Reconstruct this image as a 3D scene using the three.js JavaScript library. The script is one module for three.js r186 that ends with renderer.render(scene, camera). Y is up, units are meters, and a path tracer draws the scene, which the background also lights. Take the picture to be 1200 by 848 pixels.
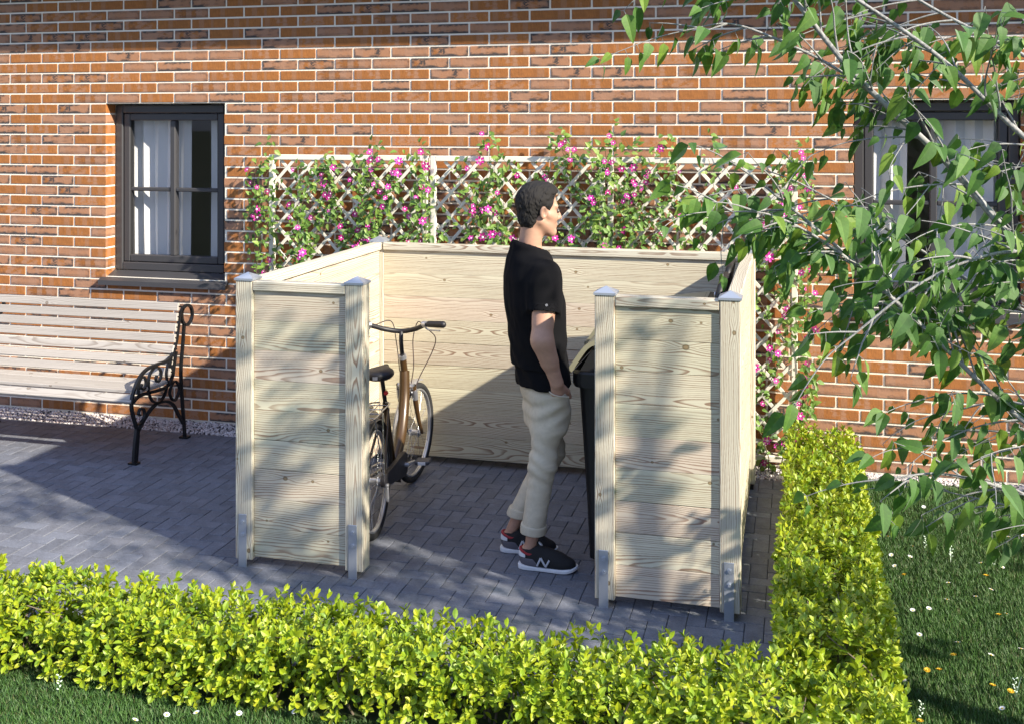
import * as THREE from 'three';
import { mergeGeometries } from 'three/addons/utils/BufferGeometryUtils.js';

// ---------------------------------------------------------------- camera, sky, sun, exposure
const scene = new THREE.Scene();
const camera = new THREE.PerspectiveCamera(2 * Math.atan(424 / 1277) * 180 / Math.PI, 1200 / 848, 0.05, 600);
camera.position.set(0, 2.1213, 6.92);
camera.rotation.y = 14.57 * Math.PI / 180;
camera.setViewOffset(1200, 848, 0, 281.9, 1200, 848);      // a level camera with a shifted lens: upright lines stay upright
camera.updateProjectionMatrix();
scene.add(camera);

const renderer = new THREE.WebGLRenderer({ antialias: true });
renderer.setSize(1024, 723);
renderer.toneMapping = THREE.LinearToneMapping;
renderer.toneMappingExposure = 2.12;
renderer.shadowMap.enabled = true;

const SUN = new THREE.Vector3(2.25, 1.45, 1).normalize();
{                                                            // clear blue sky, paler towards the horizon and towards the sun
  const w = 256, h = 128, d = new Float32Array(w * h * 4);
  for (let j = 0; j < h; j++) for (let i = 0; i < w; i++) {
    const phi = (i + 0.5) / w * 2 * Math.PI, lat = ((j + 0.5) / h - 0.5) * Math.PI;
    const dir = new THREE.Vector3(-Math.cos(lat) * Math.cos(phi), Math.sin(lat), -Math.cos(lat) * Math.sin(phi)).negate();
    dir.y = Math.sin(lat);
    const e = Math.max(0, dir.y), t = Math.pow(1 - e, 2.2);
    const g = 0.5 + 0.5 * dir.dot(SUN);
    const glow = 0.55 * Math.pow(g, 10);
    const k = 0.56;
    const o = (j * w + i) * 4;
    d[o] = k * (0.40 + 0.26 * t + glow); d[o + 1] = k * (0.56 + 0.2 * t + glow * 0.95); d[o + 2] = k * (0.98 + 0.06 * t + glow * 0.8); d[o + 3] = 1;
    if (dir.y < 0) { d[o] *= 0.5; d[o + 1] *= 0.5; d[o + 2] *= 0.45; }
  }
  const tex = new THREE.DataTexture(d, w, h, THREE.RGBAFormat, THREE.FloatType);
  tex.mapping = THREE.EquirectangularReflectionMapping; tex.magFilter = tex.minFilter = THREE.LinearFilter; tex.needsUpdate = true;
  scene.background = tex; scene.environment = tex;
}
const sun = new THREE.DirectionalLight(new THREE.Color().setRGB(1.0, 0.915, 0.76), 5);
sun.position.copy(SUN).multiplyScalar(30).add(new THREE.Vector3(-1, 1, 1.5));
sun.target.position.set(-1, 1, 1.5);
sun.castShadow = true; sun.shadow.radius = 1.8; sun.shadow.mapSize.set(4096, 4096);
Object.assign(sun.shadow.camera, { left: -9, right: 9, top: 9, bottom: -9, near: 1, far: 70 });
scene.add(sun, sun.target);

// ---------------------------------------------------------------- helpers
function rng(seed) { let a = seed >>> 0; return () => { a = (a + 0x6D2B79F5) >>> 0; let t = Math.imul(a ^ (a >>> 15), 1 | a); t = (t + Math.imul(t ^ (t >>> 7), 61 | t)) ^ t; return ((t ^ (t >>> 14)) >>> 0) / 4294967296; }; }
const V = (x, y, z) => new THREE.Vector3(x, y, z);
const clamp = (x, a = 0, b = 1) => Math.min(b, Math.max(a, x));
const mix = (a, b, t) => a + (b - a) * t;
const sstep = (a, b, x) => { const t = clamp((x - a) / (b - a)); return t * t * (3 - 2 * t); };
function hash2(x, y) { let h = Math.imul(x | 0, 374761393) + Math.imul(y | 0, 668265263); h = Math.imul(h ^ (h >>> 13), 1274126177); return ((h ^ (h >>> 16)) >>> 0) / 4294967296; }
function vnoise(x, y) {
  const xi = Math.floor(x), yi = Math.floor(y), fx = x - xi, fy = y - yi, u = fx * fx * (3 - 2 * fx), v = fy * fy * (3 - 2 * fy);
  return mix(mix(hash2(xi, yi), hash2(xi + 1, yi), u), mix(hash2(xi, yi + 1), hash2(xi + 1, yi + 1), u), v);
}
function fbm(x, y, n = 4) { let s = 0, a = 0.5, t = 0; for (let i = 0; i < n; i++) { s += a * vnoise(x, y); t += a; x = x * 2.03 + 17.1; y = y * 2.03 + 9.7; a *= 0.5; } return s / t; }
const enc = v => Math.round(255 * clamp(v <= 0.0031308 ? v * 12.92 : 1.055 * Math.pow(v, 1 / 2.4) - 0.055));
function makeTex(w, h, fn, srgb = true) {                    // fn(i, j, out) gives linear rgb
  const d = new Uint8Array(w * h * 4), o = [0, 0, 0];
  for (let j = 0; j < h; j++) for (let i = 0; i < w; i++) {
    fn(i, j, o); const k = (j * w + i) * 4;
    d[k] = srgb ? enc(o[0]) : 255 * clamp(o[0]); d[k + 1] = srgb ? enc(o[1]) : 255 * clamp(o[1]); d[k + 2] = srgb ? enc(o[2]) : 255 * clamp(o[2]); d[k + 3] = 255;
  }
  const t = new THREE.DataTexture(d, w, h, THREE.RGBAFormat);
  t.wrapS = t.wrapT = THREE.RepeatWrapping; t.magFilter = THREE.LinearFilter; t.minFilter = THREE.LinearMipmapLinearFilter; t.generateMipmaps = true;
  if (srgb) t.colorSpace = THREE.SRGBColorSpace;
  t.needsUpdate = true; return t;
}
const std = (rgb, rough = 0.8, more = {}) => new THREE.MeshStandardMaterial({ color: new THREE.Color().setRGB(...rgb), roughness: rough, ...more });
const phys = (rgb, rough = 0.8, more = {}) => new THREE.MeshPhysicalMaterial({ color: new THREE.Color().setRGB(...rgb), roughness: rough, ...more });

const used = {};
function numbered(n) { const k = used[n] = (used[n] ?? -1) + 1; return k ? `${n}_${String(k).padStart(3, '0')}` : n; }
function sh(o) { o.castShadow = true; o.receiveShadow = true; return o; }
function tag(o, label, category, group, kind) { Object.assign(o.userData, { label }); if (category) o.userData.category = category; if (group) o.userData.group = group; if (kind) o.userData.kind = kind; return o; }
function thing(name, label, category, pos = [0, 0, 0], turn = 0, group) {
  const g = new THREE.Group(); g.name = numbered(name); g.position.set(...pos); g.rotation.y = turn; scene.add(g); return tag(g, label, category, group);
}
function part(name, geo, mat, parent, label) { const m = sh(new THREE.Mesh(Array.isArray(geo) ? merge(geo) : geo, mat)); m.name = name; parent.add(m); if (label) m.userData.label = label; return m; }
function structure(name, geo, mat, label) { const m = sh(new THREE.Mesh(geo, mat)); m.name = name; scene.add(m); m.userData.kind = 'structure'; if (label) m.userData.label = label; return m; }
function merge(list) {
  const g = list.map(a => { let b = a.index ? a.toNonIndexed() : a.clone(); for (const k of Object.keys(b.attributes)) if (!['position', 'normal', 'uv'].includes(k)) b.deleteAttribute(k); if (!b.attributes.uv) b.setAttribute('uv', new THREE.BufferAttribute(new Float32Array(b.attributes.position.count * 2), 2)); return b; });
  return mergeGeometries(g);
}
const at = (g, x, y, z, rx = 0, ry = 0, rz = 0) => g.applyMatrix4(new THREE.Matrix4().compose(V(x, y, z), new THREE.Quaternion().setFromEuler(new THREE.Euler(rx, ry, rz)), V(1, 1, 1)));
const box = (x0, x1, y0, y1, z0, z1) => at(new THREE.BoxGeometry(x1 - x0, y1 - y0, z1 - z0), (x0 + x1) / 2, (y0 + y1) / 2, (z0 + z1) / 2);
// a box with chamfered edges (44 triangles), centred
function chBox(w, h, d, c) {
  const P = [], a = w / 2, b = h / 2, e = d / 2;
  const quad = (p, q, r, s) => P.push(...p, ...q, ...r, ...p, ...r, ...s), tri = (p, q, r) => P.push(...p, ...q, ...r);
  const c3 = (sx, sy, sz, k) => [sx * (k === 0 ? a : a - c), sy * (k === 1 ? b : b - c), sz * (k === 2 ? e : e - c)];
  for (const k of [0, 1, 2]) for (const s of [-1, 1]) {
    const f = (u, v) => k === 0 ? c3(s, u, v, 0) : k === 1 ? c3(v, s, u, 1) : c3(u, v, s, 2);
    const q = [f(-1, -1), f(1, -1), f(1, 1), f(-1, 1)]; if (s < 0) q.reverse(); quad(...q);
  }
  for (const sx of [-1, 1]) for (const sy of [-1, 1]) {
    const fl = sx * sy > 0;
    let q = [c3(sx, sy, -1, 0), c3(sx, sy, -1, 1), c3(sx, sy, 1, 1), c3(sx, sy, 1, 0)]; if (!fl) q.reverse(); quad(...q);
    q = [c3(-1, sx, sy, 1), c3(-1, sx, sy, 2), c3(1, sx, sy, 2), c3(1, sx, sy, 1)]; if (!fl) q.reverse(); quad(...q);
    q = [c3(sy, -1, sx, 2), c3(sy, -1, sx, 0), c3(sy, 1, sx, 0), c3(sy, 1, sx, 2)]; if (!fl) q.reverse(); quad(...q);
    for (const sz of [-1, 1]) { let t = [c3(sx, sy, sz, 0), c3(sx, sy, sz, 1), c3(sx, sy, sz, 2)]; if (sx * sy * sz < 0) t.reverse(); tri(...t); }
  }
  const g = new THREE.BufferGeometry(); g.setAttribute('position', new THREE.Float32BufferAttribute(P, 3)); g.computeVertexNormals(); return g;
}
// uv in metres: u along the long axis, v across, each face by its own direction; then offset and scaled
function boxUV(g, long, uo = 0, vo = 0, su = 1, sv = 1) {
  const p = g.attributes.position, n = g.attributes.normal, uv = new Float32Array(p.count * 2);
  for (let i = 0; i < p.count; i += 3) {
    const nn = [0, 1, 2].map(k => Math.abs(n.getComponent(i, k) + n.getComponent(i + 1, k) + n.getComponent(i + 2, k)));
    const k = nn.indexOf(Math.max(...nn)), rest = [0, 1, 2].filter(q => q !== k);
    const U = rest.includes(long) ? long : rest[0], W = rest.find(q => q !== U);
    for (let q = 0; q < 3; q++) { uv[(i + q) * 2] = (p.getComponent(i + q, U) + uo) * su; uv[(i + q) * 2 + 1] = (p.getComponent(i + q, W) + vo) * sv; }
  }
  g.setAttribute('uv', new THREE.BufferAttribute(uv, 2)); return g;
}
function tube(pts, r, rad = 8, seg, closed = false) { const c = new THREE.CatmullRomCurve3(pts.map(p => p.isVector3 ? p : V(...p)), closed, 'centripetal'); return new THREE.TubeGeometry(c, seg ?? Math.max(6, pts.length * 5), r, rad, closed); }
function rod(a, b, r0, r1 = r0, rad = 10, open = false) {
  a = a.isVector3 ? a : V(...a); b = b.isVector3 ? b : V(...b);
  const d = b.clone().sub(a), g = new THREE.CylinderGeometry(r1, r0, d.length(), rad, 1, open);
  g.applyQuaternion(new THREE.Quaternion().setFromUnitVectors(V(0, 1, 0), d.clone().normalize())); g.translate((a.x + b.x) / 2, (a.y + b.y) / 2, (a.z + b.z) / 2); return g;
}
// tapered tube through points with radii
function taper(pts, radii, rad = 7, seg = 4) {
  const c = new THREE.CatmullRomCurve3(pts.map(p => p.isVector3 ? p : V(...p)), false, 'centripetal'), n = (pts.length - 1) * seg, pos = [], idx = [], uv = [];
  const fr = c.computeFrenetFrames(n, false);
  for (let i = 0; i <= n; i++) {
    const t = i / n, p = c.getPoint(t), f = t * (pts.length - 1), k = Math.min(Math.floor(f), pts.length - 2), r = mix(radii[k], radii[k + 1], f - k);
    for (let j = 0; j <= rad; j++) { const a = j / rad * 2 * Math.PI, q = p.clone().addScaledVector(fr.normals[i], Math.cos(a) * r).addScaledVector(fr.binormals[i], Math.sin(a) * r); pos.push(q.x, q.y, q.z); uv.push(j / rad, t * 4); }
    if (i < n) for (let j = 0; j < rad; j++) { const a = i * (rad + 1) + j, b = a + rad + 1; idx.push(a, a + 1, b, b, a + 1, b + 1); }
  }
  const g = new THREE.BufferGeometry(); g.setAttribute('position', new THREE.Float32BufferAttribute(pos, 3)); g.setAttribute('uv', new THREE.Float32BufferAttribute(uv, 2)); g.setIndex(idx); g.computeVertexNormals(); return g;
}
// flat bar of width w bent along a 2-D curve (list of [a, b]) and extruded by t: a cast or forged strip; the profile lies in x-y
function strip(pts, w, t, closed = false, n) {
  const c = new THREE.CatmullRomCurve3(pts.map(([a, b]) => V(a, b, 0)), closed, 'centripetal');
  n = n ?? pts.length * 5; const L = [], R = [];
  for (let i = 0; i <= n; i++) { const u = i / n, p = c.getPointAt(u), d = c.getTangentAt(u); L.push([p.x - d.y * w / 2, p.y + d.x * w / 2]); R.push([p.x + d.y * w / 2, p.y - d.x * w / 2]); }
  const P = [], q = (a, b, c2, d) => P.push(...a, ...b, ...c2, ...a, ...c2, ...d), z0 = -t / 2, z1 = t / 2;
  for (let i = 0; i < n; i++) {
    const l0 = L[i], l1 = L[i + 1], r0 = R[i], r1 = R[i + 1];
    q([...r0, z1], [...r1, z1], [...l1, z1], [...l0, z1]); q([...l0, z0], [...l1, z0], [...r1, z0], [...r0, z0]);
    q([...l0, z1], [...l1, z1], [...l1, z0], [...l0, z0]); q([...r0, z0], [...r1, z0], [...r1, z1], [...r0, z1]);
  }
  if (!closed) { q([...L[0], z0], [...R[0], z0], [...R[0], z1], [...L[0], z1]); q([...L[n], z1], [...R[n], z1], [...R[n], z0], [...L[n], z0]); }
  const g = new THREE.BufferGeometry(); g.setAttribute('position', new THREE.Float32BufferAttribute(P, 3)); g.computeVertexNormals(); return g;
}
// where a world point shows in the photograph's frame, and its distance: used only to choose which repeats are built singly
const inView = (() => { const s = Math.sin(14.57 * Math.PI / 180), c = Math.cos(14.57 * Math.PI / 180); return (x, y, z) => { const dz = z - 6.92, Z = -x * s - dz * c, X = x * c - dz * s; const px = 600 + 1277 * X / Z, py = 142.1 - 1277 * (y - 2.1213) / Z; return { Z, seen: Z > 0.3 && px > -10 && px < 1210 && py > -10 && py < 858 }; }; })();
// ---------------------------------------------------------------- surface textures
const noiseBump = makeTex(256, 256, (i, j, o) => { const v = 0.6 * fbm(i / 8, j / 8, 4) + 0.4 * hash2(i, j); o[0] = o[1] = o[2] = v; }, false);

// brick faces: 16 different faces in one sheet, 4 x 4, each 0.265 x 0.065 m
const brickTex = (() => {
  const W = 1024, H = 256, tw = 256, th = 64, R = rng(11), kinds = [];
  for (let k = 0; k < 16; k++) kinds.push({ clean: k < 6, pale: k < 6 ? (k > 2 ? 0.32 : 0.08) : 0.45 + 0.4 * R(), dark: k >= 10 ? 0.75 + 0.25 * R() : (k >= 6 ? 0.5 : 0.12), s: R() * 100, tone: 0.72 + 0.42 * R(), blot: k >= 13 ? 0.3 + 0.4 * R() : -9 });
  return makeTex(W, H, (i, j, o) => {
    const tx = Math.floor(i / tw), ty = Math.floor(j / th), k = kinds[ty * 4 + tx], u = (i % tw) / tw, v = (j % th) / th;
    const grain = fbm(u * 60 + k.s, v * 3 + k.s, 3), fine = hash2(i, j), soft = fbm(u * 6 + k.s, v * 2.5, 3);
    let r = 0.37, g = 0.138, b = 0.033;
    const m = k.tone * (0.72 + 0.42 * grain + 0.16 * (fine - 0.5) + 0.25 * (soft - 0.5)); r *= m; g *= m; b *= m;
    // pale scum: upright streaks and ragged patches
    const st = vnoise(u * 9 + k.s * 3, 0.5), rag = fbm(u * 11 + k.s, v * 5 + 3, 4);
    let p = sstep(1 - k.pale - 0.1, 1 - k.pale + 0.04, 0.55 * st + 0.55 * rag);
    p *= 0.72 + 0.28 * vnoise(u * 40, v * 6 + k.s);
    const band = sstep(0.62, 0.66, vnoise(u * 6.5 + k.s * 5, 8.5)) * (k.clean ? 0.35 : 0.7);
    r = mix(r, 0.34, band); g = mix(g, 0.2, band); b = mix(b, 0.135, band);
    r = mix(r, 0.37, p * 0.88); g = mix(g, 0.195, p * 0.88); b = mix(b, 0.118, p * 0.88);
    // scorched rims and blots
    const e = Math.min(u * 4, (1 - u) * 4, v * 1.1, (1 - v) * 1.1);
    let dk = k.dark * sstep(0.5, 0.12, e + 0.5 * (fbm(u * 14 + k.s, v * 6, 4) - 0.35)) * sstep(0.3, 0.6, vnoise(u * 5 + k.s, v * 2 + 7));
    dk = Math.max(dk, 0.95 * sstep(0.13, 0.05, Math.abs(u - k.blot) + 0.12 * (fbm(u * 20, v * 7 + k.s, 4) - 0.4)) * sstep(0.3, 0.55, fbm(u * 25 + k.s, v * 9, 3)));
    r = mix(r, 0.045, dk); g = mix(g, 0.04, dk); b = mix(b, 0.04, dk);
    o[0] = r; o[1] = g; o[2] = b;
  });
})();
const brickBump = makeTex(1024, 256, (i, j, o) => { const v = 0.5 * fbm(i / 10, j / 14, 4) + 0.5 * fbm(i / 2.5, j / 5, 2); o[0] = o[1] = o[2] = v; }, false);
// pine: eight bands of 0.15 m over 2.4 m, each cut from its own log (rings, knots, fibre)
function woodTex(seed, early, late, lateAmt, knotCol) {
  const W = 2048, H = 1024, R = rng(seed), bands = [];
  for (let k = 0; k < 8; k++) {
    const kn = []; const nk = 3 + Math.floor(R() * 3); for (let q = 0; q < nk; q++) kn.push({ u: R() * 2.4, v: (R() - 0.5) * 0.12, r: 0.004 + 0.009 * R() * R() });
    bands.push({ yc: (R() - 0.5) * 0.16, d: 0.012 + 0.05 * R(), s: R() * 50, f: 105 + 60 * R(), kn, tone: 0.93 + 0.14 * R() });
  }
  return makeTex(W, H, (i, j, o) => {
    const b = bands[j >> 7], u = i / W * 2.4, v = ((j & 127) + 0.5) / 128 * 0.15 - 0.075;
    const wu = Math.min(u, 2.4 - u) ;                          // mirrored so that the sheet wraps
    const dep = b.d + 0.07 * (fbm(wu * 1.3 + b.s, 3.3, 3) - 0.5) + 0.012 * (fbm(wu * 5 + b.s, v * 30, 3) - 0.5);
    let y = v - b.yc + 0.02 * (fbm(wu * 1.1, b.s, 2) - 0.5) + 0.006 * (fbm(wu * 7 + b.s, v * 40, 3) - 0.5);
    let kr = 0, kd = 0, ring = 0;
    for (const n of b.kn) {
      const du = Math.min(Math.abs(u - n.u), 2.4 - Math.abs(u - n.u)), dv = v - n.v, d2 = (du * du) / 6 + dv * dv, s2 = n.r * n.r * 7;
      y += Math.sign(dv || 1) * n.r * 1.7 * Math.exp(-d2 / s2); 
      const d = Math.hypot(du * 0.8, dv); if (d < n.r * 1.5) { kr = Math.max(kr, sstep(n.r * 1.25, n.r * 0.75, d)); ring = 0.5 + 0.5 * Math.sin(d * 1700); kd = Math.max(kd, Math.exp(-Math.pow((d - n.r) / (0.25 * n.r), 2))); }
    }
    const r = Math.sqrt(y * y + dep * dep), ph = r * b.f, p = ph - Math.floor(ph), lw = sstep(0.42, 0.9, p) * (1 - sstep(0.93, 1, p)) * (0.55 + 0.75 * hash2(Math.floor(ph), Math.floor(b.s * 7)));
    const fib = vnoise(u * 9, v * 900 + b.s) - 0.5, blot = fbm(wu * 2.2 + b.s, v * 9, 4) - 0.5;
    const a = clamp(lateAmt * lw);
    const m = b.tone * (1 + 0.16 * fib + 0.22 * blot);
    for (let c = 0; c < 3; c++) {
      let x = mix(early[c], late[c], a) * m;
      x = mix(x, knotCol[c] * (0.7 + 0.5 * ring), kr * 0.85); x *= 1 - 0.55 * kd * (c === 2 ? 1.1 : 1);
      o[c] = x;
    }
  });
}
const pineTex = woodTex(5, [0.56, 0.53, 0.425], [0.26, 0.178, 0.125], 0.9, [0.25, 0.165, 0.075]);
const greyWoodTex = woodTex(9, [0.43, 0.395, 0.355], [0.29, 0.25, 0.215], 0.9, [0.26, 0.2, 0.16]);
const WS = [1 / 2.4, 1 / 1.2];
const pineMat = std([1, 1, 1], 0.72, { map: pineTex, bumpMap: pineTex, bumpScale: 0.0006 });
const pineMats = [[1.0, 1.0, 0.93], [1.06, 0.97, 0.96], [0.97, 0.92, 0.9], [1.06, 1.04, 0.98]].map(c => std(c, 0.72, { map: pineTex, bumpMap: pineTex, bumpScale: 0.0006 }));
const slatMat = std([1, 1, 1], 0.6, { map: greyWoodTex, bumpMap: greyWoodTex, bumpScale: 0.0006 });
let woodSeed = rng(77);
// a plank: chamfered, its grain cut from one of the bands
function plank(w, h, d, long, c = 0.003) { const g = chBox(w, h, d, c); return boxUV(g, long, 1.2 * 4 * woodSeed(), 0.075 + 0.15 * Math.floor(woodSeed() * 8), ...WS); }
// ---------------------------------------------------------------- house with brick wall, windows, eaves
const BL = 0.275, BH = 0.075, JT = 0.0125, BX0 = -5.668;       // brick pitch, course pitch, joint
const openings = [{ x0: -4.85, x1: -3.897, y0: 1.0, y1: 2.245 }, { x0: 0.345, x1: 1.298, y0: 1.0, y1: 2.245 }];
const house = thing('brick_house', 'brick house wall in mottled orange brick with pale joints and dark eaves', 'house');
const mortarMat = std([0.84, 0.775, 0.66], 0.95, { bumpMap: noiseBump, bumpScale: 0.002 });
noiseBump.repeat.set(4, 4);
const brickMat = std([1, 1, 1], 0.82, { map: brickTex, bumpMap: brickBump, bumpScale: 0.0015 });
{
  const X0 = -8.5, X1 = 4.5, Y1 = 3.38, r = 0.005;
  const s = new THREE.Shape(); s.moveTo(X0, -0.3); s.lineTo(X1, -0.3); s.lineTo(X1, Y1); s.lineTo(X0, Y1); s.closePath();
  for (const o of openings) { const h = new THREE.Path(); h.moveTo(o.x0 - r, o.y0 - r); h.lineTo(o.x1 + r, o.y0 - r); h.lineTo(o.x1 + r, o.y1 + r); h.lineTo(o.x0 - r, o.y1 + r); h.closePath(); s.holes.push(h); }
  const g = new THREE.ExtrudeGeometry(s, { depth: 0.3, bevelEnabled: false }); g.translate(0, 0, -0.3 - r);
  const wall = part('wall', g, mortarMat, house, 'front wall of mottled brick with recessed pale joints');
  // brick shapes: shared between bricks of the same length, depth and face
  const cache = new Map(), R = rng(3);
  function brickGeo(len, dep, tile) {
    const key = `${len.toFixed(3)}|${dep}|${tile}`; if (cache.has(key)) return cache.get(key);
    const h = BH - JT, g = chBox(len, h, dep, 0.002), p = g.attributes.position, uv = new Float32Array(p.count * 2), n = g.attributes.normal;
    const tx = tile % 4, ty = Math.floor(tile / 4);
    for (let i = 0; i < p.count; i++) {
      const side = Math.abs(n.getX(i)) > 0.9;
      const u = side ? clamp((p.getZ(i) + dep / 2) / 0.27, 0.02, 0.98) : clamp((p.getX(i) + len / 2) / 0.266, 0.02, 0.98);
      const v = clamp((p.getY(i) + h / 2) / h, 0.03, 0.97);
      uv[2 * i] = (tx + u) / 4; uv[2 * i + 1] = (ty + v) / 4;
    }
    g.setAttribute('uv', new THREE.BufferAttribute(uv, 2)); cache.set(key, g); return g;
  }
  const list = [];
  for (let c = 0; c < 45; c++) {
    const y0 = c * BH + JT / 2, y1 = y0 + BH - JT, shift = (34 - c) % 2 === 0 ? 0 : 0.5;      // c = 34 is the first course under the shadow of the eaves
    for (let k = -10; k < 37; k++) {
      const a = BX0 + (k + shift) * BL + JT / 2, b = a + BL - JT; if (b < X0 + 0.02 || a > X1 - 0.02) continue;
      let segs = [[a, b, 0.02]];
      for (const o of openings) if (y1 > o.y0 && y0 < o.y1 - 0.01) {
        const out = [];
        for (const [p, q, d] of segs) {
          if (q <= o.x0 - 0.15 || p >= o.x1 + 0.15) { out.push([p, q, d]); continue; }
          if (p < o.x0) out.push([p, Math.min(q, o.x0), 0.115]);
          if (q > o.x1) out.push([Math.max(p, o.x1), q, 0.115]);
        }
        segs = out;
      }
      for (const [p, q, d] of segs) {
        if (q - p < 0.03) continue;
        const z = (R() - 0.5) * 0.002, w = R(), tile = w < 0.34 ? Math.floor(R() * 4) : w < 0.54 ? 4 + Math.floor(R() * 3) : w < 0.8 ? 7 + Math.floor(R() * 4) : 11 + Math.floor(R() * 5);
        const len = Math.round((q - p) * 500) / 500, g = brickGeo(len, d, tile);
        const v = inView((p + q) / 2, (y0 + y1) / 2, 0);
        list.push({ g, x: (p + q) / 2, y: (y0 + y1) / 2, z: z - d / 2, rank: v.seen ? len / v.Z : 0 });
      }
    }
  }
  list.sort((a, b) => b.rank - a.rank);
  list.slice(0, 300).forEach((b, i) => { const m = part(i ? `brick_${String(i).padStart(3, '0')}` : 'brick', b.g, brickMat, wall); m.position.set(b.x, b.y, b.z); });
  const rest = part('brickwork', mergeGeometries(list.slice(300).map(b => b.g.clone().translate(b.x, b.y, b.z))), brickMat, wall); rest.userData.kind = 'stuff';

  // the rest of the house: side and rear walls, floor, ceiling, partition, roof with its overhang and gutter
  const plaster = std([0.5, 0.47, 0.43], 0.9), dark = std([0.42, 0.38, 0.34], 0.85), boardsM = std([0.26, 0.17, 0.1], 0.6);
  part('side_wall', box(X0, X0 + 0.25, -0.3, Y1, -5.5, -0.31), plaster, house); part('side_wall', box(X1 - 0.25, X1, -0.3, Y1, -5.5, -0.31), plaster, house);
  part('rear_wall', box(X0, X1, -0.3, Y1, -5.8, -5.505), plaster, house);
  part('ceiling', box(X0 + 0.255, X1 - 0.255, 2.75, 2.9, -5.5, -0.31), plaster, house);
  part('room_floor', box(X0 + 0.255, X1 - 0.255, 0.02, 0.1, -5.5, -0.31), boardsM, house);
  part('partition', box(-1.6, -1.5, 0.105, 2.745, -5.5, -0.31), dark, house);
  for (const px of [-7.2, -2.6, -1.45, 3.2]) part('partition', box(px, px + 0.08, 0.105, 2.745, -1.9, -0.31), dark, house);
  part('partition', box(-7.1, -2.62, 0.105, 2.745, -2.0, -1.905), dark, house); part('partition', box(-1.36, 3.2, 0.105, 2.745, -2.0, -1.905), dark, house);
  const tileM = std([0.13, 0.07, 0.055], 0.8), roofM = std([0.30, 0.27, 0.24], 0.8);
  // eaves: the edge at z = 0.46 throws its shadow on the wall 2.626 m up
  const e = 0.46, ey = 2.626 + 1.45 * e;
  const roof = part('roof', [at(new THREE.BoxGeometry(X1 - X0 + 0.8, 0.14, 4.2), (X0 + X1) / 2, ey + 0.1 + 2.05 * Math.sin(0.62), e - 2.05 * Math.cos(0.62) - 0.0, 0.62), at(new THREE.BoxGeometry(X1 - X0 + 0.8, 0.14, 4.2), (X0 + X1) / 2, ey + 0.1 + 2.05 * Math.sin(0.62), -6.2 + 2.05 * Math.cos(0.62) - 0.3, -0.62)], tileM, house);
  part('soffit', box(X0 - 0.3, X1 + 0.3, ey + 0.01, ey + 0.03, -0.004, e - 0.02), roofM, house);
  part('gutter', strip(Array.from({ length: 9 }, (_, i) => { const a = Math.PI + i / 8 * Math.PI; return [e - 0.055 + 0.055 * Math.cos(a), ey + 0.06 + 0.055 * Math.sin(a)]; }), 0.003, X1 - X0 + 0.6).rotateY(-Math.PI / 2).translate((X0 + X1) / 2, 0, 0).applyMatrix4(new THREE.Matrix4().makeScale(1, 1, 1)), std([0.3, 0.31, 0.32], 0.4, { metalness: 0.7 }), house);
}
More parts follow.
